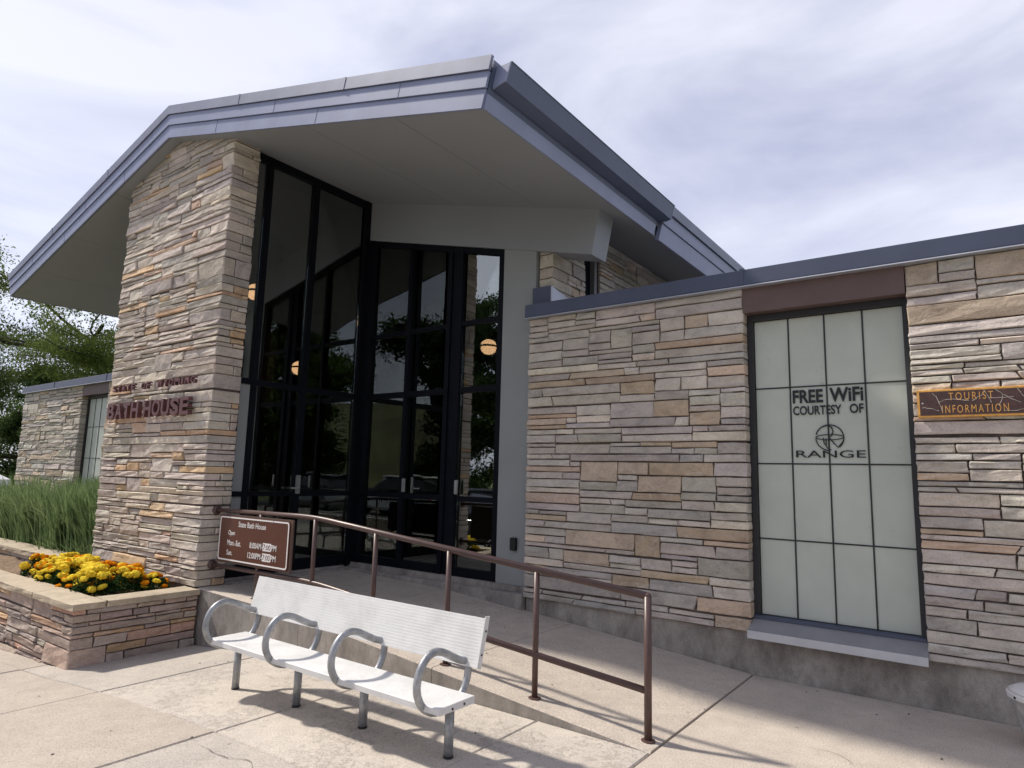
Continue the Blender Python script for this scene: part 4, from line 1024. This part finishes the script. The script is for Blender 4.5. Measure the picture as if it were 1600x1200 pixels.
# raised lettering on the pillar
lt = empty('raised_lettering', (-4.2, -2.1, 2.2), 'raised brown metal letters reading STATE OF WYOMING BATH HOUSE on the pillar', 'sign')
def letters(line, x0, x1, z0, z1, y, depth, gapw=0.7, sp=0.22, bold=0.02, tiltz=0.0):
    wd = {'I': 0.35, 'W': 1.15, 'M': 1.1, ' ': gapw}; tot = sum(wd.get(c, 0.85) for c in line) + sp * (len(line) - 1); x = x0
    for c in line:
        w_ = wd.get(c, 0.85) / tot * (x1 - x0)
        if c != ' ':
            dz = tiltz * (x - x0) / (x1 - x0)
            o = text_obj('letter', c, x, x + w_, z0 + dz, z1 + dz, y, depth, 'letter_brown', lt, bold)
            for (px_, pz_) in ((x + w_ * 0.25, z0 + dz + (z1 - z0) * 0.2), (x + w_ * 0.75, z0 + dz + (z1 - z0) * 0.8)):
                pass
        x += w_ + sp / tot * (x1 - x0)
letters('BATH HOUSE', -5.22, -3.17, 2.212, 2.412, -2.115, 0.05, 0.35, 0.12, 0.03)
letters('STATE OF WYOMING', -5.17, -3.11, 2.565, 2.645, -2.115, 0.035, 0.9, 0.35, 0.02)
mb = MB()
for k, (z0, z1, x0, x1) in enumerate(((2.21, 2.41, -5.25, -3.2), (2.565, 2.645, -5.19, -3.13))):
    zz = (z0 + z1) / 2
mb = MB()
for i in range(10):
    if i == 4: continue
    x = lerp(-5.17, -3.28, i / 9)
    for z in (2.26, 2.36): mb.tube([(x, -2.12, z), (x, -2.05, z)], 0.006, 6)
mb.build('standoff_pins', 'letter_brown', lt)

# ---------------------------------------------------------------- window decals and tourist sign
dc = empty('window_decal', (2.97, 0.14, 1.8), 'black FREE WiFi courtesy of RANGE lettering and ring logo on the frosted window', 'decal')
yd = 0.1405
for body, x0, x1, z0, z1, b in (('FREE', 2.70, 2.945, 2.302, 2.418, 0.03), ('WiFi', 2.995, 3.252, 2.302, 2.424, 0.03), ('COURTESY', 2.70, 3.085, 2.198, 2.278, 0.022), ('OF', 3.145, 3.25, 2.201, 2.281, 0.022), ('RANGE', 2.712, 3.25, 1.832, 1.893, 0.004)):
    me = text_mesh(body, x0, x1, z0, z1, 0.0015, b); me.materials.clear(); me.materials.append(MAT['decal_black']); me.transform(Matrix.Translation((0, yd, 0)))
    o = bpy.data.objects.new('lettering', me); col.objects.link(o); child(o, dc)
def stroke(mb, pts, w_, y, d):
    n = len(pts)
    for i, (x, z) in enumerate(pts):
        a = pts[max(0, i - 1)]; b = pts[min(n - 1, i + 1)]; dx, dz = b[0] - a[0], b[1] - a[1]; l = math.hypot(dx, dz) or 1; nx_, nz_ = -dz / l, dx / l
        ww = w_ if not isinstance(w_, (list, tuple)) else w_[i]
        mb.v += [(x + nx_ * ww / 2, y, z + nz_ * ww / 2), (x - nx_ * ww / 2, y, z - nz_ * ww / 2), (x + nx_ * ww / 2, y + d, z + nz_ * ww / 2), (x - nx_ * ww / 2, y + d, z - nz_ * ww / 2)]
    o = len(mb.v) - 4 * n
    for i in range(n - 1):
        a = o + 4 * i; b = a + 4
        mb.f += [(a, a + 1, b + 1, b), (a + 2, a, b, b + 2), (a + 1, a + 3, b + 3, b + 1)]; mb.mi += [0, 0, 0]
    return mb
lg = MB(); cx, cz, rr_ = 2.983, 2.000, 0.108
def arc(a0, a1, rx=rr_, rz=rr_, ox=0, oz=0, n=22): return [(cx + ox + rx * math.cos(R(lerp(a0, a1, i / n))), cz + oz + rz * math.sin(R(lerp(a0, a1, i / n)))) for i in range(n + 1)]
stroke(lg, arc(165, -48), 0.010, yd - 0.0015, 0.0013)                                   # main ring
stroke(lg, arc(184, 268), 0.009, yd - 0.0015, 0.0013)
stroke(lg, arc(0, 360, rr_, 0.022, 0, 0.004), 0.008, yd - 0.0017, 0.0013)               # flat ellipse
stroke(lg, [(cx - 0.05, cz), (cx - 0.045, cz - 0.045), (cx - 0.02, cz - 0.085), (cx + 0.01, cz - 0.105)], 0.009, yd - 0.0016, 0.0013)
stroke(lg, [(cx - 0.03, cz - 0.005), (cx - 0.028, cz - 0.06)], 0.008, yd - 0.0018, 0.0013)
stroke(lg, [(cx + 0.0, cz - 0.005), (cx + 0.03, cz - 0.045), (cx + 0.062, cz - 0.082), (cx + 0.10, cz - 0.035)], 0.010, yd - 0.0018, 0.0013)
stroke(lg, [(cx - 0.062, cz + 0.088), (cx - 0.02, cz + 0.105), (cx + 0.018, cz + 0.088), (cx + 0.028, cz + 0.05), (cx + 0.012, cz + 0.015), (cx - 0.01, cz + 0.0)], [0.006, 0.012, 0.012, 0.010, 0.008, 0.006], yd - 0.0016, 0.0013)
lg.build('logo', 'decal_black', dc)

ts = empty('tourist_sign', (3.99, -0.03, 2.13), 'cracked brown TOURIST INFORMATION board with yellow edge on the stone wall', 'sign')
tx0, tx1, tz0, tz1 = 3.643, 4.335, 2.128, 2.34
ty = -0.058
MB().bbox(tx0, tx1, ty, -0.012, tz0, tz1, 0.004).build('board', 'tourist_yellow', ts)
MB().box(tx0 + 0.016, tx1 - 0.016, ty - 0.002, ty + 0.004, tz0 + 0.016, tz1 - 0.016).build('face', 'tourist_brown', ts)
text_obj('lettering', 'TOURIST', 3.845, 4.115, 2.254, 2.310, ty - 0.0022, 0.0016, 'tourist_yellow', ts, -0.004, space=1.35)
text_obj('lettering', 'INFORMATION', 3.80, 4.20, 2.158, 2.216, ty - 0.0022, 0.0016, 'tourist_yellow', ts, -0.004, space=1.35)
ck = MB(); crs = random.Random(4)
for pts in ([(3.745, 2.315), (3.765, 2.285), (3.785, 2.24), (3.80, 2.175)], [(3.785, 2.245), (3.83, 2.262), (3.90, 2.258), (3.97, 2.248)], [(3.99, 2.245), (4.03, 2.275), (4.06, 2.29)], [(4.06, 2.318), (4.085, 2.27), (4.10, 2.225)],
            [(4.13, 2.325), (4.17, 2.285), (4.22, 2.25), (4.27, 2.22)], [(4.17, 2.285), (4.165, 2.245), (4.145, 2.20)], [(4.085, 2.262), (4.15, 2.258), (4.23, 2.262)], [(3.67, 2.205), (3.72, 2.20), (3.78, 2.178)], [(4.26, 2.318), (4.275, 2.28), (4.29, 2.262)], [(4.17, 2.168), (4.22, 2.160), (4.29, 2.175)]):
    fine = []
    for (a, b) in zip(pts, pts[1:]): fine += [(lerp(a[0], b[0], i / 3) + crs.uniform(-.003, .003), lerp(a[1], b[1], i / 3) + crs.uniform(-.003, .003)) for i in range(3)]
    fine.append(pts[-1]); stroke(ck, fine, [crs.uniform(0.0014, 0.004) for _ in fine], ty - 0.0042, 0.0006)
ck.build('cracks', 'crack_paint', ts)
for x in (tx0 + 0.035, tx1 - 0.035): MB().tube([(x, ty - 0.005, 2.237), (x, ty - 0.001, 2.237)], 0.006, 10).build('screw', 'lock_metal', ts)

# ================================================================== BENCH
def crom(p, n=4):
    q = [p[0]] + list(p) + [p[-1]]; o = []
    for i in range(1, len(q) - 2):
        for k in range(n):
            t = k / n; o.append(tuple(0.5 * (2 * q[i][c] + (q[i + 1][c] - q[i - 1][c]) * t + (2 * q[i - 1][c] - 5 * q[i][c] + 4 * q[i + 1][c] - q[i + 2][c]) * t * t + (3 * q[i][c] - q[i - 1][c] - 3 * q[i + 1][c] + q[i + 2][c]) * t ** 3) for c in (0, 1)))
    return o + [p[-1]]
bn = empty('bench', (0.4, -2.85, 0), 'white slatted park bench with galvanised looped tube armrests in front of the ramp', 'bench')
SZ = 0.350
def board(name, x0, x1, y0, y1, z0, z1, tilt=0.0, ribs=0):
    # plank with fine ribs along x; cross-section in (y,z), rotated about its lower edge
    n = ribs; prof = []
    if ribs:
        for i in range(n * 2 + 1):
            t = i / (n * 2); prof.append((y0 + (0.0 if i % 2 else 0.0006), lerp(z0, z1, t)))
        prof += [(y1, z1), (y1, z0)]
    else: prof = [(y0, z0 + .004), (y0, z1 - 0.006), (y0 + 0.006, z1), (y1, z1), (y1, z0)]
    if tilt:
        c, s = math.cos(tilt), math.sin(tilt); prof = [(y0 + (a - y0) * c + (b - z0) * s, z0 - (a - y0) * s + (b - z0) * c) for a, b in prof]
    return MB().prism(prof, 'x', x0, x1).build(name, 'bench_white', bn)
seat = board('seat', -0.735, 1.585, -3.085, -2.79, SZ - 0.042, SZ)
mb = MB()
for k in range(14):
    y = lerp(-3.065, -2.81, k / 13); mb.box(-0.73, 1.58, y - 0.006, y + 0.006, SZ - 0.001, SZ + 0.0006)
mb.build('seat_ribs', 'bench_white', seat)
board('backrest', -0.80, 1.55, -2.735, -2.70, 0.480, 0.762, R(14), 15)
mb = MB(); mb.prism([(-2.738, 0.478), (-2.700, 0.469), (-2.628, 0.762), (-2.668, 0.765)], 'x', 1.55, 1.556); mb.build('end_cap', 'bench_white', bn)
for x in (-0.73, 0.03, 0.72, 1.45):
    # loop: from tip under the seat front, round forward and up, back along as arm, down the back to the seat support
    loop = [(-2.955, 0.272), (-3.02, 0.290), (-3.085, 0.335), (-3.122, 0.40), (-3.128, 0.46), (-3.11, 0.525), (-3.065, 0.580), (-3.00, 0.604), (-2.93, 0.592), (-2.85, 0.555), (-2.775, 0.520), (-2.72, 0.505), (-2.69, 0.490)]
    arm = MB().tube([(x, a, b) for a, b in crom(loop)], 0.0225, 14).build('armrest', 'galvanised', bn, True)
    up = [(-2.955, 0.284), (-2.86, 0.285), (-2.79, 0.295), (-2.735, 0.335), (-2.70, 0.40), (-2.685, 0.48), (-2.66, 0.60), (-2.628, 0.745)]
    MB().tube([(x, a, b) for a, b in crom(up)], 0.0222, 14).build('back_support', 'galvanised', bn, True)
    MB().bbox(x - 0.03, x + 0.03, -3.02, -2.80, 0.288, 0.309, 0.004).build('seat_bracket', 'galvanised', bn)
    zg = G(x)
    lg_ = MB().tube([(x, -2.845, zg - 0.002), (x, -2.845, 0.275)], 0.0275, 16).build('leg', 'galvanised', bn, True)
    MB().lathe([(0.030, 0), (0.030, 0.010), (0.0276, 0.012)], (x, -2.845, zg + 0.0005), 16).build('foot_ring', 'plastic_black', lg_)
for (y, z) in ((-2.98, 0.325), (-2.88, 0.328)): MB().tube([(1.585, y, z), (1.589, y, z)], 0.007, 8).build('bolt', 'plastic_black', bn)
for (y, z) in ((-2.70, 0.55), (-2.665, 0.68)): MB().tube([(1.556, y, z), (1.560, y, z)], 0.006, 8).build('bolt', 'plastic_black', bn)

# ================================================================== TRASH CAN
tb = empty('trash_can', (4.27, -0.36, 0), 'short tapered grey bin with white lid against the wall at right edge', 'bin')
c0 = (4.27, -0.36, 0)
MB().lathe([(0.125, 0.0), (0.13, 0.05), (0.14, 0.055), (0.142, 0.06), (0.19, 0.29), (0.186, 0.295)], c0, 32).build('body', 'bin_body', tb, False)
MB().lathe([(0.195, 0.285), (0.212, 0.292), (0.214, 0.318), (0.205, 0.324)], c0, 32).build('rim', 'bin_white', tb)
MB().lathe([(0.20, 0.325), (0.202, 0.335), (0.17, 0.352), (0.09, 0.366), (0.01, 0.370)], c0, 32).build('lid', 'bin_white', tb, True)
MB().tube([(4.27 - 0.216 * 0.8, -0.36 - 0.216 * 0.6, 0.305), (4.27 - 0.205 * 0.8, -0.36 - 0.205 * 0.6, 0.305)], 0.008, 8).build('rivet', 'plastic_black', tb)

# ================================================================== VEHICLES AND TENT
def car(loc, rot, label, paint, kind='suv', scale=1.0):
    t = empty('parked_car', loc, label, 'car', 'vehicles parked around the building')
    L, W, H = (5.2, 1.9, 1.75) if kind == 'truck' else (4.6, 1.8, 1.6)
    M4 = Matrix.Translation(loc) @ Matrix.Rotation(rot, 4, 'Z')
    def put(mb, name, mat, parent, smooth=False):
        mb.v = [tuple(M4 @ Vector(p)) for p in mb.v]; o = mb.build(name, mat, parent)
        if smooth: smooth_by_angle(o, 35)
        return o
    def hull(sections):   # sections: list of (x, half-width, z0, z1, inset)
        mb = MB(); n = 8
        for (x, hw, z0, z1, ins) in sections:
            r = min(0.12, (z1 - z0) * 0.3)
            mb.v += [(x, -hw + r, z0), (x, hw - r, z0), (x, hw, z0 + r), (x, hw - ins * 0.3, z1 - r), (x, hw - ins - r, z1), (x, -hw + ins + r, z1), (x, -hw + ins * 0.3, z1 - r), (x, -hw, z0 + r)]
        for i in range(len(sections) - 1):
            for k in range(n): mb.f.append((i * n + k, i * n + (k + 1) % n, (i + 1) * n + (k + 1) % n, (i + 1) * n + k)); mb.mi.append(0)
        mb.f += [tuple(range(n))[::-1], tuple((len(sections) - 1) * n + k for k in range(n))]; mb.mi += [0, 0]
        return mb
    h = L / 2; w = W / 2
    if kind == 'truck':
        body = hull([(-h, w * .9, .5, 1.0, .03), (-h + .15, w, .4, 1.1, .03), (0.1, w, .38, 1.12, .03), (h - 1.3, w, .38, 1.12, .05), (h - .3, w * .96, .38, 1.02, .1), (h, w * .85, .48, .9, .1)])
        cab = hull([(-0.9, w * .93, 1.08, 1.12, .02), (-0.75, w * .92, 1.1, 1.72, .16), (0.45, w * .92, 1.1, 1.76, .18), (1.35, w * .93, 1.08, 1.13, .02)])
    else:
        body = hull([(-h, w * .88, .45, .95, .05), (-h + .2, w, .3, 1.0, .05), (0, w, .28, 1.0, .04), (h - 1.1, w, .28, .95, .06), (h - .25, w * .95, .3, .85, .1), (h, w * .82, .4, .75, .1)])
        cab = hull([(-h + .12, w * .9, .95, 1.0, .03), (-h + .6, w * .9, .98, 1.5, .18), (-.2, w * .91, .98, 1.58, .2), (.45, w * .91, .98, 1.5, .2), (1.25, w * .93, .93, .99, .03)])
    bo = put(body, 'body', paint, t, True)
    cb = put(cab, 'cabin', 'car_glass', t, True)
    zr = 1.70 if kind == 'truck' else 1.53
    rf = MB().bbox(-0.75 if kind == 'truck' else -h + .6, 0.5, -w * .72, w * .72, zr, zr + .09, .03); put(rf, 'roof', paint, cb)
    for sx_ in ((-h + .95), (h - .95)):
        for sy_ in (-1, 1):
            wh = MB().tube([(sx_, sy_ * (w - .2), .34), (sx_, sy_ * (w + .01), .34)], .34, 22); wo = put(wh, 'wheel', 'tyre', t)
            rm = MB()
            rm.tube([(sx_, sy_ * (w + .011), .34), (sx_, sy_ * (w + .018), .34)], .09, 12)
            for k in range(6):
                a = k * math.pi / 3; rm.tube([(sx_, sy_ * (w + .016), .34), (sx_ + .22 * math.cos(a), sy_ * (w + .016), .34 + .22 * math.sin(a))], .028, 6)
            rm.tube([(sx_ + .23 * math.cos(i * math.pi / 10), sy_ * (w + .014), .34 + .23 * math.sin(i * math.pi / 10)) for i in range(20)], .018, 6, closed=True)
            put(rm, 'rim', 'rim', wo)
    for sy_ in (-1, 1):
        put(MB().bbox(h - .13, h - .02, sy_ * w * .72 - .16, sy_ * w * .72 + .16, .66, .80, .02), 'headlight', 'lamp_clear', t)
        put(MB().bbox(-h - .015, -h + .08, sy_ * w * .78 - .1, sy_ * w * .78 + .1, .70, .95, .02), 'taillight', 'lamp_red', t)
    return t
car((-8.0, -8.4, G(-8.0) - 0.05), R(4), 'dark pickup truck mirrored in the entrance glass', 'paint_dark', 'truck')
car((-14.6, -10.2, G(-14) - 0.05), R(12), 'red car behind the dark pickup, mirrored in the glass', 'paint_red')
car((-27.5, 1.5, -0.6), R(75), 'white car far left beside the white tent', 'paint_white')
car((10.2, -13.4, -0.06), R(6), 'white car across the street to the right, mirrored in the glass', 'paint_white')
car((15.9, -13.9, -0.06), R(-3), 'silver car farther right across the street, mirrored in the glass', 'paint_silver')
# far white canopy tent at left edge
tn = empty('canopy_tent', (-21.9, -0.6, -0.6), 'white canopy tent far off at the left edge', 'tent')
mb = MB(); cx, cy = -21.9, -0.6; s = 1.9
mb.add([(cx - s, cy - s, 1.15), (cx + s, cy - s, 1.15), (cx + s, cy + s, 1.15), (cx - s, cy + s, 1.15), (cx, cy, 2.35), (cx - s, cy - s, .95), (cx + s, cy - s, .95), (cx + s, cy + s, .95), (cx - s, cy + s, .95)],
       [(0, 1, 4), (1, 2, 4), (2, 3, 4), (3, 0, 4), (5, 6, 1, 0), (6, 7, 2, 1), (7, 8, 3, 2), (8, 5, 0, 3)]); mb.build('canopy', 'tent_white', tn)
for a in (-1, 1):
    for b in (-1, 1): MB().tube([(cx + a * s * .97, cy + b * s * .97, -.64), (cx + a * s * .97, cy + b * s * .97, 1.1)], .035, 8).build('leg', 'lock_metal', tn)

# ================================================================== TREES
def tree(loc, h, spread, seed, label, leaf, nleaf, lsize, trunk_r=0.25, airy=1.0, fork=0.3, droop=0.0, levels=4, group='trees around the building', name='tree', flat=0.0, top_r=None):
    r = random.Random(seed); rn = np.random.default_rng(seed)
    t = empty(name, loc, label, 'tree', group); mb = MB(); tips = []
    def branch(p, d, L, rad, lev):
        n = 5; pts = [p.copy()]; rr_ = [rad]; dd = d.copy()
        for i in range(n):
            dd = (dd + Vector((r.gauss(0, .16), r.gauss(0, .16), r.gauss(0, .12) + (0.03 if lev < 2 else -droop - flat * dd.z)))).normalized()
            p = p + dd * (L / n); pts.append(p.copy()); rr_.append(rad * (1 - 0.55 * (i + 1) / n))
            if lev >= levels - 2 and i >= 1: tips.append((p.copy(), L))
        mb.tube(pts, rr_, 7 if lev < 2 else 4, caps=False)
        if lev < levels - 1:
            k = r.randint(3, 5) if lev else r.randint(5, 8)
            for j in range(k):
                q = r.uniform(fork, 1.0); i0 = min(n - 1, int(q * n)); st = pts[i0].lerp(pts[i0 + 1], q * n - i0)
                a = r.uniform(0, 6.28); e = r.uniform(0.05, 0.75) if lev == 0 else r.uniform(-0.2, 0.7)
                nd = Vector((math.cos(a) * math.cos(e), math.sin(a) * math.cos(e), math.sin(e)))
                nd = (nd + dd * 0.45).normalized() if lev else nd
                branch(st, nd, (spread if lev == 0 else L * 0.62) * r.uniform(0.65, 1.1), rr_[i0] * r.uniform(0.45, 0.65), lev + 1)
    branch(Vector(loc), Vector((0, 0, 1)), h * 0.62, trunk_r, 0)
    mb.build('trunk', 'bark', t, True)
    P = np.array([tuple(p) for p, _ in tips]); idx = rn.integers(len(P), size=nleaf)
    pts = P[idx] + rn.normal(size=(nleaf, 3)) * np.array([0.42, 0.42, 0.26]) * airy
    leaf_cloud(pts, lsize, rn, 'crown', leaf, t, 0.45, 0.6)
    return t
def conifer(loc, h, rad, seed, label, leaf, nleaf, lsize, group='trees around the building'):
    rn = np.random.default_rng(seed); t = empty('conifer_tree', loc, label, 'tree', group)
    mb = MB().tube([loc, (loc[0], loc[1], loc[2] + h)], [h * .018, .02], 8); rb = random.Random(seed)
    P = []
    for k in range(int(h * 9)):
        z = rb.uniform(0.08, 0.98) ** 0.9; a = rb.uniform(0, 6.28); L = rad * (1 - z) ** 0.8 * rb.uniform(0.7, 1.1) + 0.15
        p0 = Vector((loc[0], loc[1], loc[2] + z * h)); p1 = p0 + Vector((math.cos(a) * L, math.sin(a) * L, -0.18 * L + rb.uniform(-.1, .2)))
        mb.tube([p0, p0.lerp(p1, .5) + Vector((0, 0, .05 * L)), p1], [.03, .02, .006], 4, caps=False); P.append((p0, p1, L))
    mb.build('trunk', 'bark', t)
    A = np.array([tuple(p[0]) for p in P]); B = np.array([tuple(p[1]) for p in P]); L = np.array([p[2] for p in P]); idx = rn.choice(len(P), size=nleaf, p=L / L.sum())
    q = rn.uniform(0.15, 1.03, nleaf)[:, None]; pts = A[idx] * (1 - q) + B[idx] * q + rn.normal(size=(nleaf, 3)) * np.array([.13, .13, .12]) * (0.6 + L[idx][:, None] * .3)
    leaf_cloud(pts, lsize, rn, 'crown', leaf, t, 0.35, 0.2)
    return t
GZ = -0.6
tree((-31.5, 9.3, GZ), 12.5, 6.5, 41, 'wide spreading locust tree with dark limbs and airy leaves behind the left wing', 'leaf_locust', 95000, 0.13, 0.46, 0.75, 0.45, levels=4, flat=0.25)
tree((-38, 3.0, GZ), 7.5, 4.2, 42, 'bright green bushy tree low at the left edge behind the wing', 'leaf_locust', 70000, 0.135, 0.25, 0.85, 0.25)
conifer((-31.5, 5.4, GZ), 6.4, 2.7, 43, 'dark evergreen tree beside the left wing corner', 'leaf_dark', 30000, 0.16)
conifer((-34.5, 2.8, GZ), 6.0, 2.9, 44, 'dark evergreen tree at the left edge of the view above the tent', 'leaf_dark', 30000, 0.16)
tree((-45, 10, GZ), 10, 5, 45, 'distant dense green tree farthest left behind the tent', 'leaf_mid', 34000, 0.19, 0.3, 1.1, 0.2)
# mirrored in the entrance glass, across the street
conifer((-20.0, -19.6, GZ), 15, 4.0, 51, 'tall dark spruce across the street, mirrored in the middle bay of glass', 'leaf_dark', 24000, 0.30)
conifer((-25.5, -18.2, GZ), 7.5, 2.6, 56, 'short dark spruce across the street, mirrored at the corner of the glass', 'leaf_dark', 12000, 0.28)
tree((-16.6, -21.6, GZ), 16, 3.6, 52, 'leafy tree across the street beside the tall spruce, mirrored in the glass', 'leaf_dark', 22000, 0.24, 0.3, 1.0, 0.22, droop=0.1)
tree((-14.6, -23.0, GZ), 13, 4.6, 53, 'weeping green tree across the street, mirrored beside the pillar reflection', 'leaf_mid', 22000, 0.22, 0.26, 0.9, 0.15, droop=0.25)
tree((-19.0, -20.6, GZ), 17, 3.0, 54, 'tall leafy tree behind the spruce across the street, mirrored in the glass', 'leaf_dark', 34000, 0.26, 0.34, 0.9, 0.12, droop=0.05)
for k, (x, y, hh, lab) in enumerate(((19.2, -13.6, 13, 'nearest dark spruce of the right-hand row, mirrored in the side glass'), (12.0, -20.8, 16, 'tallest dark spruce of the right-hand row, mirrored in the side glass'),
                                     (28, -12.5, 13, 'dark spruce farthest along the street, mirrored in the side glass'), (11.0, -27, 14, 'dark spruce set back from the street, mirrored in the side glass'))):
    conifer((x, y, -0.1), hh, 3.6, 60 + k, lab, 'leaf_dark', 24000, 0.30, 'spruces to the right, mirrored in the side glass')
tree((12.4, -20.0, -0.1), 17, 3.3, 71, 'broad leafy tree before the tallest spruce to the right, mirrored in the middle bay', 'leaf_dark', 36000, 0.24, 0.34, 0.95, 0.12, droop=0.05)
tree((18.6, -14.6, -0.1), 14, 3.0, 72, 'leafy tree beside the nearest right-hand spruce, mirrored near the glass corner', 'leaf_mid', 26000, 0.24, 0.3, 0.95, 0.12, droop=0.12)
# fallen leaves and grit on the paving
dr = random.Random(77); mb = MB()
for k in range(90):
    x, y = dr.uniform(-2.5, 4.6), dr.uniform(-4.6, -0.1)
    if y > -2.0 and x < 2.3: z = ramp_z(x)
    else: z = G(x)
    a, r_ = dr.uniform(0, 6.28), dr.uniform(0.004, 0.016); c2, s2 = math.cos(a) * r_, math.sin(a) * r_
    mb.add([(x + c2, y + s2, z + .002), (x - s2 * .45, y + c2 * .45, z + .006), (x - c2, y - s2, z + .003), (x + s2 * .45, y - c2 * .45, z + .005), (x, y, z + 0.009)], [(0, 1, 4), (1, 2, 4), (2, 3, 4), (3, 0, 4)])
tag(mb.build('fallen_leaves', 'bark'), 'scattered dry leaf bits and grit on the concrete', 'debris', kind='stuff')
